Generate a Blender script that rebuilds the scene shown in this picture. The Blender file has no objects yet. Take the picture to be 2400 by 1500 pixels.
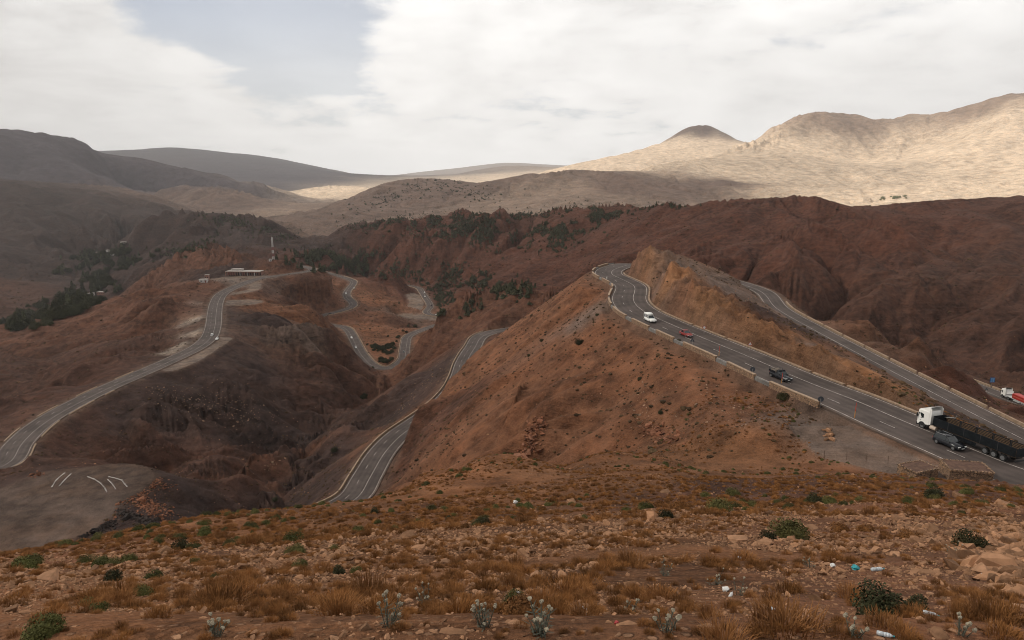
import bpy, bmesh, math, random
import numpy as np
random.seed(7); np.random.seed(7)
SC = bpy.context.scene
COL = SC.collection

# ================================================================ camera
cam_data = bpy.data.cameras.new('camera'); cam_data.lens = 24.0; cam_data.sensor_width = 36.0
cam_data.clip_start = .1; cam_data.clip_end = 90000.0
cam = bpy.data.objects.new('camera', cam_data); COL.objects.link(cam)
cam.location = (0, 0, 0); cam.rotation_euler = (math.radians(78.0), 0, 0)
SC.camera = cam

# ================================================================ light
SUN_TO = np.array([-.75, .10, .65]); SUN_TO /= np.linalg.norm(SUN_TO)
sun_data = bpy.data.lights.new('sun', 'SUN'); sun_data.energy = 5.0; sun_data.angle = math.radians(.6); sun_data.color = (1, .93, .82)
sun = bpy.data.objects.new('sun', sun_data); COL.objects.link(sun)
from mathutils import Vector, Matrix
sun.rotation_euler = Vector(SUN_TO).to_track_quat('Z', 'Y').to_euler()
SC.view_settings.view_transform = 'Standard'; SC.view_settings.look = 'None'; SC.view_settings.exposure = 0.0; SC.view_settings.gamma = 1.0
SC.cycles.use_denoising = True; SC.cycles.denoiser = 'OPENIMAGEDENOISE'
SC.cycles.max_bounces = 5; SC.cycles.diffuse_bounces = 2; SC.cycles.glossy_bounces = 2; SC.cycles.transmission_bounces = 3
SC.cycles.transparent_max_bounces = 10; SC.cycles.volume_bounces = 0; SC.cycles.use_adaptive_sampling = False
SC.cycles.filter_width = 1.05; SC.cycles.caustics_reflective = False; SC.cycles.caustics_refractive = False; SC.cycles.sample_clamp_indirect = 6.0

class NT:
    """small helper for node trees"""
    def __init__(s, tree): s.t = tree; s.n = tree.nodes; s.l = tree.links
    def node(s, typ, **kw):
        n = s.n.new(typ)
        for k, v in kw.items():
            if k == 'ins':
                for kk, vv in v.items(): s.put(n.inputs[kk], vv)
            else: setattr(n, k, v)
        return n
    def put(s, sock, v):
        if isinstance(v, bpy.types.NodeSocket): s.l.new(v, sock)
        elif v is not None: sock.default_value = v
    def m(s, op, a, b=None, c=None, clamp=False):
        n = s.n.new('ShaderNodeMath'); n.operation = op; n.use_clamp = clamp
        for i, v in enumerate((a, b, c)): s.put(n.inputs[i], v)
        return n.outputs[0]
    def vm(s, op, a, b=None, scale=None):
        n = s.n.new('ShaderNodeVectorMath'); n.operation = op; s.put(n.inputs[0], a); s.put(n.inputs[1], b)
        if scale is not None: s.put(n.inputs['Scale'], scale)
        return n.outputs[0]
    def noise(s, vec, scale, detail=4, rough=.55, dist=0, out='Fac', dims='3D'):
        n = s.n.new('ShaderNodeTexNoise'); n.noise_dimensions = dims; s.put(n.inputs['Vector'], vec)
        for k, v in (('Scale', scale), ('Detail', detail), ('Roughness', rough), ('Distortion', dist)): s.put(n.inputs[k], v)
        return n.outputs[out]
    def ramp(s, f, a, b, lo=0., hi=1., smooth=True):
        n = s.n.new('ShaderNodeMapRange'); n.interpolation_type = 'SMOOTHSTEP' if smooth else 'LINEAR'
        for i, v in enumerate((f, a, b, lo, hi)): s.put(n.inputs[i], v)
        return n.outputs[0]
    def mix(s, f, a, b, blend='MIX'):
        n = s.n.new('ShaderNodeMix'); n.data_type = 'RGBA'; n.blend_type = blend
        s.put(n.inputs[0], f); s.put(n.inputs[6], a); s.put(n.inputs[7], b); return n.outputs[2]

# ================================================================ sky
world = bpy.data.worlds.new('World'); SC.world = world; world.use_nodes = True
w = NT(world.node_tree); w.n.clear()
sky = w.node('ShaderNodeTexSky'); sky.sky_type = 'NISHITA'; sky.sun_disc = False
sky.sun_elevation = math.asin(SUN_TO[2]); sky.sun_rotation = math.atan2(SUN_TO[0], SUN_TO[1]); sky.altitude = 2200; sky.dust_density = 2.5; sky.air_density = 1.0
dirv = w.node('ShaderNodeTexCoord').outputs['Generated']
sep = w.node('ShaderNodeSeparateXYZ', ins={0: dirv}); dx, dy, dz = sep.outputs
zz = w.m('ADD', w.m('MAXIMUM', dz, 0), .20)
comb = w.node('ShaderNodeCombineXYZ', ins={0: w.m('DIVIDE', dx, zz), 1: w.m('DIVIDE', dy, zz), 2: 3.7}).outputs[0]
yy = w.m('MAXIMUM', dy, .08); sa = w.m('DIVIDE', dx, yy); se = w.m('DIVIDE', dz, yy)
def gauss(px, py, wx, wy, amp):
    """a cloud bank or a gap in the clouds at a bearing and height of the sky"""
    X = (px - 1200) / 1600; Y = (750 - py) / 1600; c, s_ = math.cos(math.radians(12)), math.sin(math.radians(12))
    d_ = c + s_ * Y; u0, e0 = X / d_, (-s_ + c * Y) / d_
    a = w.m('MULTIPLY', w.m('SUBTRACT', sa, u0), 1600 / wx); b = w.m('MULTIPLY', w.m('SUBTRACT', se, e0), 1600 / wy)
    r = w.m('ADD', w.m('MULTIPLY', a, a), w.m('MULTIPLY', b, b))
    return w.m('MULTIPLY', w.m('EXPONENT', w.m('MULTIPLY', r, -1)), amp)
def cover(vec):
    warp = w.vm('SCALE', w.vm('SUBTRACT', w.noise(vec, 1.1, 3, .5, out='Color'), (.5, .5, .5)), scale=.55)
    v = w.vm('ADD', vec, warp)
    big = w.noise(v, .75, 3, .5); fine = w.noise(v, 3.0, 10, .58)
    return w.m('ADD', w.m('MULTIPLY', big, .50), w.m('MULTIPLY', fine, .62))
bias = .15
for g in ((500, 40, 240, 100, -.36), (740, 100, 200, 130, -.33), (1010, 15, 80, 45, -.16), (1540, 85, 70, 30, -.18), (2120, 95, 80, 24, -.07), (2300, 30, 200, 60, .10), (1900, 30, 200, 60, .06), (330, 120, 170, 60, .12), (960, 110, 130, 90, .14), (1250, 60, 260, 120, .10), (0, 100, 260, 260, .12)):
    bias = w.m('ADD', bias, gauss(*g))
c0 = cover(comb); cov = w.m('ADD', c0, bias)
c1 = cover(w.vm('ADD', comb, (-.16, .06, .10)))
alpha = w.ramp(cov, .46, .66, .16, 1.0)
lit = w.m('SUBTRACT', c0, c1)
thick = w.ramp(cov, .58, .92)
big2 = w.noise(comb, .45, 4, .55)
bright = w.m('ADD', w.m('SUBTRACT', 1.03, w.m('MULTIPLY', thick, .07)), w.m('MULTIPLY', lit, 1.3))
bright = w.m('SUBTRACT', bright, w.m('MULTIPLY', w.ramp(big2, .44, .74), .13))
bright = w.m('SUBTRACT', bright, gauss(-150, 60, 600, 330, .24))
bright = w.m('SUBTRACT', bright, gauss(-250, 330, 700, 160, .16))
bright = w.m('ADD', bright, gauss(1100, 330, 800, 220, .12))
calm_ = w.m('EXPONENT', w.m('MULTIPLY', w.m('MAXIMUM', dz, 0), -13.0))
bright = w.m('ADD', w.m('MULTIPLY', bright, w.m('SUBTRACT', 1.0, calm_)), w.m('MULTIPLY', w.m('SUBTRACT', 1.24, gauss(-250, 330, 800, 260, .26)), calm_))
bright = w.m('MINIMUM', w.m('MAXIMUM', bright, .55), 1.26)
tint = w.mix(w.ramp(bright, .6, 1.0), (.93, .905, .885, 1), (1.0, .985, .96, 1))
cloudcol = w.vm('SCALE', tint, scale=bright)
hz = w.m('EXPONENT', w.m('MULTIPLY', w.m('MAXIMUM', dz, 0), -9.0))
alpha2 = w.m('MAXIMUM', alpha, w.m('MULTIPLY', hz, .97))
bg1 = w.node('ShaderNodeBackground', ins={'Color': sky.outputs[0], 'Strength': .11})
bg2 = w.node('ShaderNodeBackground', ins={'Color': cloudcol, 'Strength': 1.22})
mx = w.node('ShaderNodeMixShader', ins={0: alpha2, 1: bg1.outputs[0], 2: bg2.outputs[0]})
wo = w.node('ShaderNodeOutputWorld', ins={'Surface': mx.outputs[0]})
world.cycles.sampling_method = 'MANUAL'; world.cycles.sample_map_resolution = 512

# ================================================================ object helpers
def tag(o, label=None, cat=None, group=None, kind=None):
    if label: o['label'] = label
    if cat: o['category'] = cat
    if group: o['group'] = group
    if kind: o['kind'] = kind
    return o
def link(name, me, mat=None, parent=None):
    if mat is not None and len(me.materials) == 0: me.materials.append(mat)
    o = bpy.data.objects.new(name, me); COL.objects.link(o)
    if parent is not None: o.parent = parent
    return o
def empty(name, loc=(0, 0, 0), rz=0):
    o = bpy.data.objects.new(name, None); COL.objects.link(o); o.location = loc; o.rotation_euler = (0, 0, rz); o.empty_display_size = .2
    return o
def mesh_np(name, verts, faces, smooth=False):
    """quads or triangles from arrays"""
    me = bpy.data.meshes.new(name); verts = np.asarray(verts, np.float32); faces = np.asarray(faces, np.int32); k = faces.shape[1]
    me.vertices.add(len(verts)); me.vertices.foreach_set('co', verts.ravel())
    me.loops.add(faces.size); me.loops.foreach_set('vertex_index', faces.ravel())
    me.polygons.add(len(faces)); me.polygons.foreach_set('loop_start', np.arange(0, faces.size, k, dtype=np.int32))
    me.polygons.foreach_set('use_smooth', np.full(len(faces), smooth)); me.update(calc_edges=True)
    return me
class MB:
    """collects simple shapes into one mesh"""
    def __init__(s): s.v = []; s.f = []
    def add(s, v, f):
        o = len(s.v); s.v += [tuple(p) for p in v]; s.f += [tuple(i + o for i in q) for q in f]; return s
    def box(s, c, d, rz=0, taper=(1, 1), M=None):
        x, y, z = d[0] / 2, d[1] / 2, d[2] / 2; tx, ty = taper
        v = [Vector(p) for p in ((-x, -y, -z), (x, -y, -z), (x, y, -z), (-x, y, -z), (-x * tx, -y * ty, z), (x * tx, -y * ty, z), (x * tx, y * ty, z), (-x * tx, y * ty, z))]
        R = Matrix.Rotation(rz, 3, 'Z') if M is None else M
        v = [R @ p + Vector(c) for p in v]
        return s.add(v, [(0, 3, 2, 1), (4, 5, 6, 7), (0, 1, 5, 4), (1, 2, 6, 5), (2, 3, 7, 6), (3, 0, 4, 7)])
    def tube(s, a, b, r0, r1=None, n=8, cap=True):
        a, b = Vector(a), Vector(b); r1 = r0 if r1 is None else r1; q = (b - a).to_track_quat('Z', 'Y').to_matrix()
        v = []
        for p, r in ((a, r0), (b, r1)):
            for i in range(n):
                t = 2 * math.pi * i / n; v.append(q @ Vector((r * math.cos(t), r * math.sin(t), 0)) + p)
        f = [(i, (i + 1) % n, n + (i + 1) % n, n + i) for i in range(n)]
        if cap: f += [tuple(range(n - 1, -1, -1)), tuple(range(n, 2 * n))]
        return s.add(v, f)
    def prism(s, prof, x0, x1, axis='y', inset=None):
        """extrude a profile of (a, z) pairs; axis y: profile in x-z, from y=x0 to y=x1"""
        n = len(prof); P = lambda a, z, t: (a, t, z) if axis == 'y' else (t, a, z)
        v = [P(a, z, x0) for a, z in prof] + [P(a, z, x1) for a, z in prof]
        f = [(i, (i + 1) % n, n + (i + 1) % n, n + i) for i in range(n)] + [tuple(range(n - 1, -1, -1)), tuple(range(n, 2 * n))]
        return s.add(v, f)
    def mesh(s, name, smooth=False):
        me = bpy.data.meshes.new(name); me.from_pydata(s.v, [], s.f); me.validate()
        bm = bmesh.new(); bm.from_mesh(me); bmesh.ops.recalc_face_normals(bm, faces=bm.faces); bm.to_mesh(me); bm.free()
        if smooth:
            for p in me.polygons: p.use_smooth = True
        return me
    def obj(s, name, mat, parent=None, smooth=False): return link(name, s.mesh(name, smooth), mat, parent)
MATS = {}
def mat(name, col, rough=.8, metal=0, spec=.3, noise=0, nscale=5, bump=0, bscale=20, alpha=None, trans=0):
    if name in MATS: return MATS[name]
    m = bpy.data.materials.new(name); m.use_nodes = True; t = NT(m.node_tree); b = t.n['Principled BSDF']
    b.inputs['Roughness'].default_value = rough; b.inputs['Metallic'].default_value = metal; b.inputs['Specular IOR Level'].default_value = spec
    c = (*col, 1)
    if noise:
        tc = t.node('ShaderNodeTexCoord').outputs['Object']
        n = t.noise(tc, nscale, 5, .6)
        c = t.mix(1.0, c, t.node('ShaderNodeCombineColor', ins={0: (k := t.ramp(n, .3, .7, 1 - noise, 1 + noise)), 1: k, 2: k}).outputs[0], 'MULTIPLY')
    t.put(b.inputs['Base Color'], c)
    if bump:
        tc = t.node('ShaderNodeTexCoord').outputs['Object']
        bn = t.node('ShaderNodeBump', ins={'Strength': bump, 'Distance': .05, 'Height': t.noise(tc, bscale, 5, .6)}); t.put(b.inputs['Normal'], bn.outputs[0])
    if trans: b.inputs['Transmission Weight'].default_value = trans
    if alpha is not None: b.inputs['Alpha'].default_value = alpha
    MATS[name] = m; return m
# ---------------------------------------------------------------- projection helpers
F_PX, CXP, CYP, PITCH = 1600.0, 1200.0, 750.0, math.radians(12.0)
CP_, SP_ = math.cos(PITCH), math.sin(PITCH)
def us(px, py):
    """bearing (x per metre ahead) and slope (z per metre ahead) of the sight line through a photograph pixel"""
    X = (px - CXP) / F_PX; Y = (CYP - py) / F_PX
    dy = CP_ + SP_ * Y; dz = -SP_ + CP_ * Y
    return X / dy, dz / dy
def PD(px, py, D):
    u, s = us(px, py); return (u * D, D, s * D)
def PZ(px, py, z):
    u, s = us(px, py); D = z / s; return (u * D, D, z)

# ---------------------------------------------------------------- relief control points: world x, y, z
CTRL = []
def cp(pts):
    for p in pts: CTRL.append(PD(*p))
def cz(pts):
    for p in pts: CTRL.append(PZ(*p))
def cw(pts):
    CTRL.extend(pts)
def sil(pts, k=1.12, drop=0.03):
    """a ridge line and the ground falling away behind it"""
    for px, py, D in pts:
        x, y, z = PD(px, py, D); CTRL.append((x, y, z))
        CTRL.append((x * k, y * k, z - drop * D))

# ground at the camera, foreground slope
cw([(0, .5, -1.72), (-2, 1, -1.8), (2, 1, -1.75), (0, -6, -1.0), (-8, -4, -2.2), (8, -4, -1.0), (-14, 4, -6.0), (14, 4, -5.0)])
for xs, tab in ((-150, [(1500, 4), (1440, 6.5), (1400, 10), (1355, 16), (1330, 24)]),
                (100, [(1500, 3.6), (1440, 6), (1400, 9.5), (1355, 16), (1320, 26)]),
                (600, [(1500, 3.4), (1440, 5.5), (1400, 8), (1338, 14), (1300, 21), (1260, 34)]),
                (1000, [(1500, 3.3), (1440, 5), (1400, 7), (1338, 11), (1300, 15), (1250, 25), (1200, 42), (1165, 62)]),
                (1500, [(1500, 3.2), (1440, 4.8), (1400, 6.2), (1338, 9.5), (1300, 13), (1250, 20), (1200, 31), (1150, 50), (1110, 74)]),
                (2000, [(1500, 3.2), (1440, 4.7), (1400, 6), (1338, 9), (1300, 12), (1250, 18), (1200, 28), (1150, 46), (1110, 70)]),
                (2400, [(1500, 3.3), (1440, 4.8), (1400, 6), (1338, 9), (1300, 12), (1250, 18), (1200, 28), (1160, 44), (1130, 62)])):
    cp([(xs, py, D) for py, D in tab])
sil([(-200, 1325, 36), (0, 1297, 40), (160, 1272, 45), (300, 1250, 50), (450, 1236, 56), (620, 1216, 62), (780, 1196, 70), (880, 1166, 80), (980, 1138, 90)], 1.25, .22)
cp([(1100, 1112, 98), (1250, 1094, 104), (1400, 1084, 104), (1550, 1076, 102), (1700, 1068, 100), (1850, 1072, 98)])
cz([(1950, 1072, -40.5), (2080, 1095, -40.5), (2250, 1112, -40.3), (2400, 1128, -40.2), (2600, 1180, -40.2), (2000, 1040, -40.3), (2150, 1070, -40.2)])
# terrace with the white stones, heap falling to the gully
cz([(-150, 1230, -101), (-150, 1150, -101), (0, 1300, -99), (0, 1220, -99), (0, 1150, -99), (120, 1260, -99), (150, 1180, -98), (150, 1115, -97), (260, 1110, -97),
    (300, 1170, -99), (330, 1230, -101), (420, 1190, -104), (500, 1180, -110), (420, 1130, -101), (520, 1150, -110)])
cz([(60, 1105, -100)])
cw([(-150, 255, -118), (-110, 262, -122), (-85, 275, -127)])
# gully
cz([(555, 1150, -119), (600, 1092, -128), (530, 1225, -113), (690, 1050, -138), (770, 1000, -147), (840, 940, -158)])
cw([(-72, 190, -109), (-60, 150, -90)])
# face of the road ridge towards the gully
cp([(120, 1060, 285), (250, 1040, 300), (420, 1060, 306), (300, 980, 330), (450, 960, 345), (600, 1000, 345), (450, 890, 392), (600, 890, 410), (700, 960, 395),
    (620, 800, 495), (720, 850, 480), (800, 900, 480), (640, 720, 620), (720, 770, 570), (800, 840, 540), (720, 700, 784), (690, 668, 800), (680, 690, 751)])
sil([(760, 742, 660), (810, 792, 600), (850, 842, 560)], 1.06, .015)
# west of the left road: cut, spurs going down to the valley
cp([(-150, 1000, 330), (-100, 880, 430), (0, 960, 352), (100, 900, 410), (60, 830, 520), (200, 830, 480), (300, 800, 520), (340, 760, 575), (250, 740, 650), (100, 770, 620), (380, 800, 500)])
sil([(-120, 810, 640), (0, 772, 680), (90, 742, 720), (160, 722, 760), (280, 700, 790), (380, 672, 800), (470, 655, 800)], 1.15, .05)
cp([(412, 712, 600), (436, 770, 520), (350, 832, 432), (520, 655, 705), (470, 690, 640)])
# shop terrace, knolls
cz([(560, 648, -113), (520, 655, -114), (620, 645, -113)])
sil([(350, 645, 960), (400, 605, 1000), (440, 582, 1020), (485, 578, 1010), (540, 598, 980), (590, 610, 950)], 1.12, .03)
cp([(430, 630, 900), (350, 680, 870), (500, 625, 860)])
sil([(600, 612, 900), (640, 606, 850), (690, 607, 835), (715, 618, 850)], 1.06, .02)
cp([(660, 628, 790), (620, 632, 800)])
sil([(760, 640, 890)], 1.05, .02)
# between the hairpins
cp([(700, 800, 505), (880, 760, 740), (940, 770, 735), (880, 800, 650), (900, 830, 600), (930, 720, 860), (870, 690, 950), (890, 650, 1050), (940, 700, 960)])
sil([(860, 650, 1060), (920, 655, 1090)], 1.06, .015)
cp([(970, 760, 820), (900, 880, 560)])
# hill beyond the middle road
sil([(985, 775, 560), (1040, 738, 560), (1100, 707, 560), (1180, 692, 545), (1240, 682, 535), (1290, 690, 500)], 1.12, .05)
cp([(960, 860, 520), (1040, 840, 470), (1010, 800, 530), (1100, 760, 500), (1180, 740, 480), (900, 900, 520), (980, 900, 430), (860, 960, 470)])
# slope between gully and middle road
cp([(700, 1120, 275), (780, 1060, 300), (880, 990, 330), (960, 930, 380), (1010, 890, 395), (660, 1190, 240), (720, 1190, 222)])
# brown slope below the upper road
cp([(985, 944, 257), (1018, 920, 274), (952, 972, 246), (1044, 904, 290), (1030, 938, 262), (988, 975, 243)])
cp([(1129, 868, 352), (1100, 895, 332), (1050, 935, 300), (975, 1000, 262), (930, 1060, 238), (892, 1130, 214), (878, 1162, 205)])
def slopeS(px, py):
    u, s = us(px, py)
    D = (-40 - .70 * 40) / (s - .70 * u); return (u * D, D, s * D)
cw([slopeS(*q) for q in ((1000, 1060), (1100, 950), (1100, 1050), (1200, 850), (1200, 950), (1200, 1050), (1300, 780), (1300, 900), (1300, 1000), (1400, 850), (1400, 950),
                         (1400, 1040), (1500, 880), (1500, 980), (1600, 900), (1600, 1000), (1700, 950), (1800, 1000))])
cz([(1290, 715, -76), (1340, 690, -62), (1380, 665, -52)])
cw([(20, 330, -62), (35, 345, -64), (60, 350, -66), (20, 390, -88), (-5, 420, -98)])
# rock fin and its back slope
FIN = [(1478, 590, 276), (1490, 572, 276), (1505, 572, 270), (1558, 608, 226), (1622, 661, 192), (1681, 702, 178), (1740, 737, 165), (1798, 766, 154), (1886, 803, 143), (1980, 850, 131), (2060, 890, 123), (2120, 925, 117)]
cp(FIN)
for q in FIN[1:]:      # the rock reaches out over the road; the cutting slices it off
    x, y, z = PD(*q); cw([(x - 5, y - 2, z + .2), (x - 10, y - 4, z + .2)])
cp([(1560, 584, 288), (1640, 618, 280), (1720, 655, 272), (1780, 688, 258), (1660, 650, 240), (1740, 705, 215), (1800, 735, 205), (1900, 800, 165), (2000, 852, 150)])
cz([(2150, 930, -46), (2250, 985, -47), (2380, 1050, -46)])
cw([(60, 330, -50)])
# between the first and second return roads, valley under the dark hill
cz([(2200, 905, -62), (2300, 945, -62), (2400, 980, -60)])
cw([(130, 400, -118), (200, 380, -112), (90, 480, -125), (250, 330, -104), (150, 330, -92), (300, 240, -88)])
cp([(2060, 790, 470), (2200, 830, 430), (2350, 870, 400), (2500, 880, 380), (1900, 730, 520), (1800, 690, 540)])
# dark hill to the east
sil([(1400, 492, 1120), (1450, 489, 1060), (1560, 485, 960), (1660, 478, 900), (1710, 469, 860), (1850, 467, 820), (1930, 474, 830), (2000, 485, 850), (2060, 487, 860), (2150, 480, 840),
     (2250, 470, 820), (2400, 462, 800), (2600, 450, 800)], 1.2, .04)
cp([(1500, 560, 800), (1600, 540, 760), (1600, 600, 640), (1700, 560, 680), (1750, 640, 580), (1850, 560, 650), (1900, 640, 570), (2000, 600, 620), (2050, 700, 520), (2150, 560, 660),
    (2200, 700, 500), (2300, 600, 600), (2350, 740, 470), (2400, 560, 640), (2400, 800, 430), (2600, 600, 560), (2600, 760, 430), (1420, 600, 780), (1350, 640, 760), (1480, 540, 880)])
# ridge with pines
sil([(760, 566, 1480), (830, 540, 1450), (880, 527, 1420), (950, 518, 1400), (1000, 506, 1380), (1060, 505, 1370), (1130, 512, 1350), (1200, 502, 1300), (1270, 508, 1260), (1340, 498, 1200)], 1.2, .03)
cp([(850, 580, 1330), (800, 610, 1230), (950, 580, 1250), (1000, 640, 1130), (1100, 600, 1080), (1100, 560, 1200), (1200, 640, 930), (1200, 570, 1080), (1300, 580, 960), (1050, 690, 950), (1150, 680, 830), (1280, 660, 780), (730, 600, 1250)])
# wooded knoll behind the mast
sil([(290, 590, 1750), (360, 540, 1720), (430, 510, 1680), (500, 500, 1640), (560, 506, 1600), (620, 518, 1560), (680, 545, 1520)], 1.2, .018)
cp([(480, 560, 1380), (580, 560, 1330), (650, 590, 1180), (400, 580, 1400), (320, 610, 1500)])
# valley floor
cz([(270, 610, -222), (200, 660, -222), (150, 700, -224), (80, 740, -226), (300, 590, -221), (240, 640, -222), (20, 790, -228), (330, 570, -218)])
cw([(-700, 900, -228), (-900, 780, -235), (-1200, 800, -220)])
# west side of the valley
cp([(100, 640, 1500), (0, 700, 1250), (-150, 700, 1150), (100, 560, 1850), (0, 600, 1600), (200, 560, 2000), (0, 500, 2100), (200, 500, 2350), (300, 530, 2250), (400, 500, 2500), (330, 480, 2700), (-150, 520, 1900)])
sil([(-250, 405, 2500), (-100, 412, 2600), (0, 418, 2700), (80, 428, 2800), (160, 431, 2900), (250, 438, 3000), (330, 452, 3050)], 1.12, .02)
cp([(480, 490, 3100), (560, 490, 3150), (420, 510, 2700)])
sil([(280, 440, 3700), (350, 450, 3650), (400, 449, 3600), (450, 443, 3500), (520, 446, 3450), (570, 457, 3400), (620, 472, 3350)], 1.12, .02)
cp([(640, 492, 3000), (700, 480, 3600), (760, 470, 4200), (680, 505, 2600), (620, 512, 2250)])
# middle ridge
sil([(640, 510, 2300), (700, 490, 2450), (800, 460, 2700), (870, 436, 2900), (950, 421, 3000), (1050, 418, 3000), (1130, 428, 2950), (1170, 432, 2900), (1220, 418, 2850), (1290, 405, 2800),
     (1350, 395, 2750), (1400, 401, 2800), (1440, 399, 2900)], 1.15, .02)
cp([(760, 520, 2000), (850, 500, 2150), (950, 480, 2300), (1050, 470, 2350), (1150, 480, 2150), (1250, 470, 2150), (1350, 450, 2300), (1450, 460, 2150), (1500, 420, 2650), (1300, 500, 1800), (1450, 485, 1750), (900, 530, 1800), (1100, 510, 1900)])
# sunlit mountain
sil([(1560, 384, 3300), (1620, 379, 3500), (1660, 369, 3700), (1720, 346, 4100), (1800, 308, 4400), (1850, 276, 4550), (1875, 268, 4600), (1920, 266, 4600), (2000, 263, 4650), (2050, 278, 4700), (2110, 288, 4700),
     (2150, 266, 4550), (2200, 265, 4500), (2240, 255, 4450), (2300, 231, 4400), (2350, 221, 4350), (2400, 217, 4300), (2600, 200, 4200)], 1.15, .02)
cp([(1600, 430, 2700), (1700, 400, 3050), (1700, 460, 2350), (1800, 380, 3350), (1800, 440, 2600), (1900, 340, 3900), (1900, 420, 3000), (2000, 360, 3900), (2000, 440, 2900), (2100, 360, 3950), (2080, 470, 2550),
    (2200, 330, 3900), (2200, 420, 3000), (2300, 300, 3850), (2300, 440, 2650), (2400, 300, 3700), (2400, 400, 2900), (2000, 480, 2450), (2400, 455, 2450), (2600, 300, 3600), (2600, 420, 2600)])
cw([(300, 1250, -150), (600, 1200, -140), (900, 1150, -120), (900, 1800, -150), (400, 1700, -165), (1300, 1900, -140)])
# dark peak and pale ridges far behind
sil([(1360, 386, 5600), (1390, 378, 5700), (1440, 369, 5900), (1500, 351, 6100), (1535, 345, 6300), (1570, 322, 6500), (1600, 298, 6600), (1640, 290, 6600), (1680, 300, 6600), (1712, 322, 6500), (1760, 345, 6400)], 1.12, .02)
sil([(740, 442, 5200), (790, 433, 5300), (830, 436, 5300), (880, 443, 5200)], 1.1, .01)
sil([(1000, 420, 10880), (1070, 410, 11200), (1140, 397, 11520), (1210, 386, 11680), (1270, 392, 11520), (1340, 394, 11200)], 1.1, .012)
cp([(660, 470, 4600), (820, 448, 4700), (900, 445, 5600), (950, 432, 7500)])
sil([(860, 420, 24025), (1000, 404, 24025), (1100, 392, 23250), (1190, 380, 22475), (1270, 385, 22475), (1360, 389, 22475), (1500, 392, 22475)], 1.15, .02)
# western mountains
sil([(-250, 280, 3724), (-100, 300, 3800), (0, 306, 3876), (60, 314, 3952), (130, 332, 4028), (200, 349, 4104), (280, 366, 4180), (400, 394, 4256), (500, 415, 4332), (600, 433, 4256)], 1.12, .02)
cp([(0, 380, 3444), (100, 400, 3444), (250, 415, 3526), (400, 430, 3608), (550, 445, 3772), (-200, 360, 3280)])
sil([(180, 358, 11610), (240, 356, 11745), (300, 355, 11880), (350, 347, 12015), (420, 346, 12150), (460, 350, 12150), (520, 359, 12420), (570, 362, 12690), (650, 376, 12960), (740, 394, 13365), (810, 407, 13770), (870, 421, 14175)], 1.12, .02)
cw([(-9000, 19000, -350), (0, 17000, -350), (9000, 17000, -250), (-14000, 24000, -300), (0, 29000, -400), (14000, 24000, -300), (6000, 9000, 100), (-9000, 9000, 200), (3500, 7500, 100), (2000, 14000, -250)])

# ---------------------------------------------------------------- roads: centre lines (x, y, z, half width)
def rp(pts, hw):
    return [PZ(px, py, z) + (hw,) for px, py, z in pts]
R_UP = [(85, 62, -40, 6.6), (84, 74, -40, 6.6)] + rp([(2400, 1112, -40), (2269, 1058, -40), (2080, 980, -40), (2000, 944, -40), (1886, 900, -40), (1740, 836, -40), (1622, 787, -40), (1540, 751, -40.2), (1503, 733, -40.3)], 6.5) \
    + rp([(1481, 715, -40.4), (1474, 699, -40.5), (1478, 684, -40.5), (1478, 670, -40.5), (1449, 654, -40.6), (1428, 644, -40.8), (1428, 634, -41), (1446, 626, -41.3), (1475, 620, -41.8)], 6.2) \
    + [(66, 324, -43, 5.6), (84, 322, -44.5, 5), (100, 306, -47, 4.6), (107, 288, -48.5, 4.5)] \
    + rp([(1825, 722, -50), (1905, 768, -51), (2020, 829, -52), (2185, 915, -53), (2380, 1015, -54), (2620, 1135, -55)], 4.3)
R_LOW = [(230, 180, -72, 4.8), (205, 205, -75, 4.8)] + rp([(2400, 950, -77), (2340, 926, -77.5), (2260, 895, -78), (2180, 863, -78.5), (2084, 827, -79), (2010, 800, -80)], 4.6) \
    + [(135, 365, -86, 4.8), (95, 420, -93, 5), (45, 462, -101, 5.2), (5, 476, -107, 5.4)] \
    + rp([(1137, 783, -108), (1108, 815, -107), (1088, 850, -106), (1079, 880, -105.3), (1064, 912, -104.6), (1035, 945, -104), (985, 983, -103), (930, 1022, -102), (893, 1062, -101.3), (858, 1120, -100.6), (822, 1172, -100)], 5.6) \
    + [(-64, 182, -100, 5.6), (-84, 158, -100, 5.6), (-120, 140, -101, 5.6), (-170, 140, -103, 6), (-215, 160, -106, 6), (-240, 195, -109, 6), (-232, 230, -112, 6)]
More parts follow.
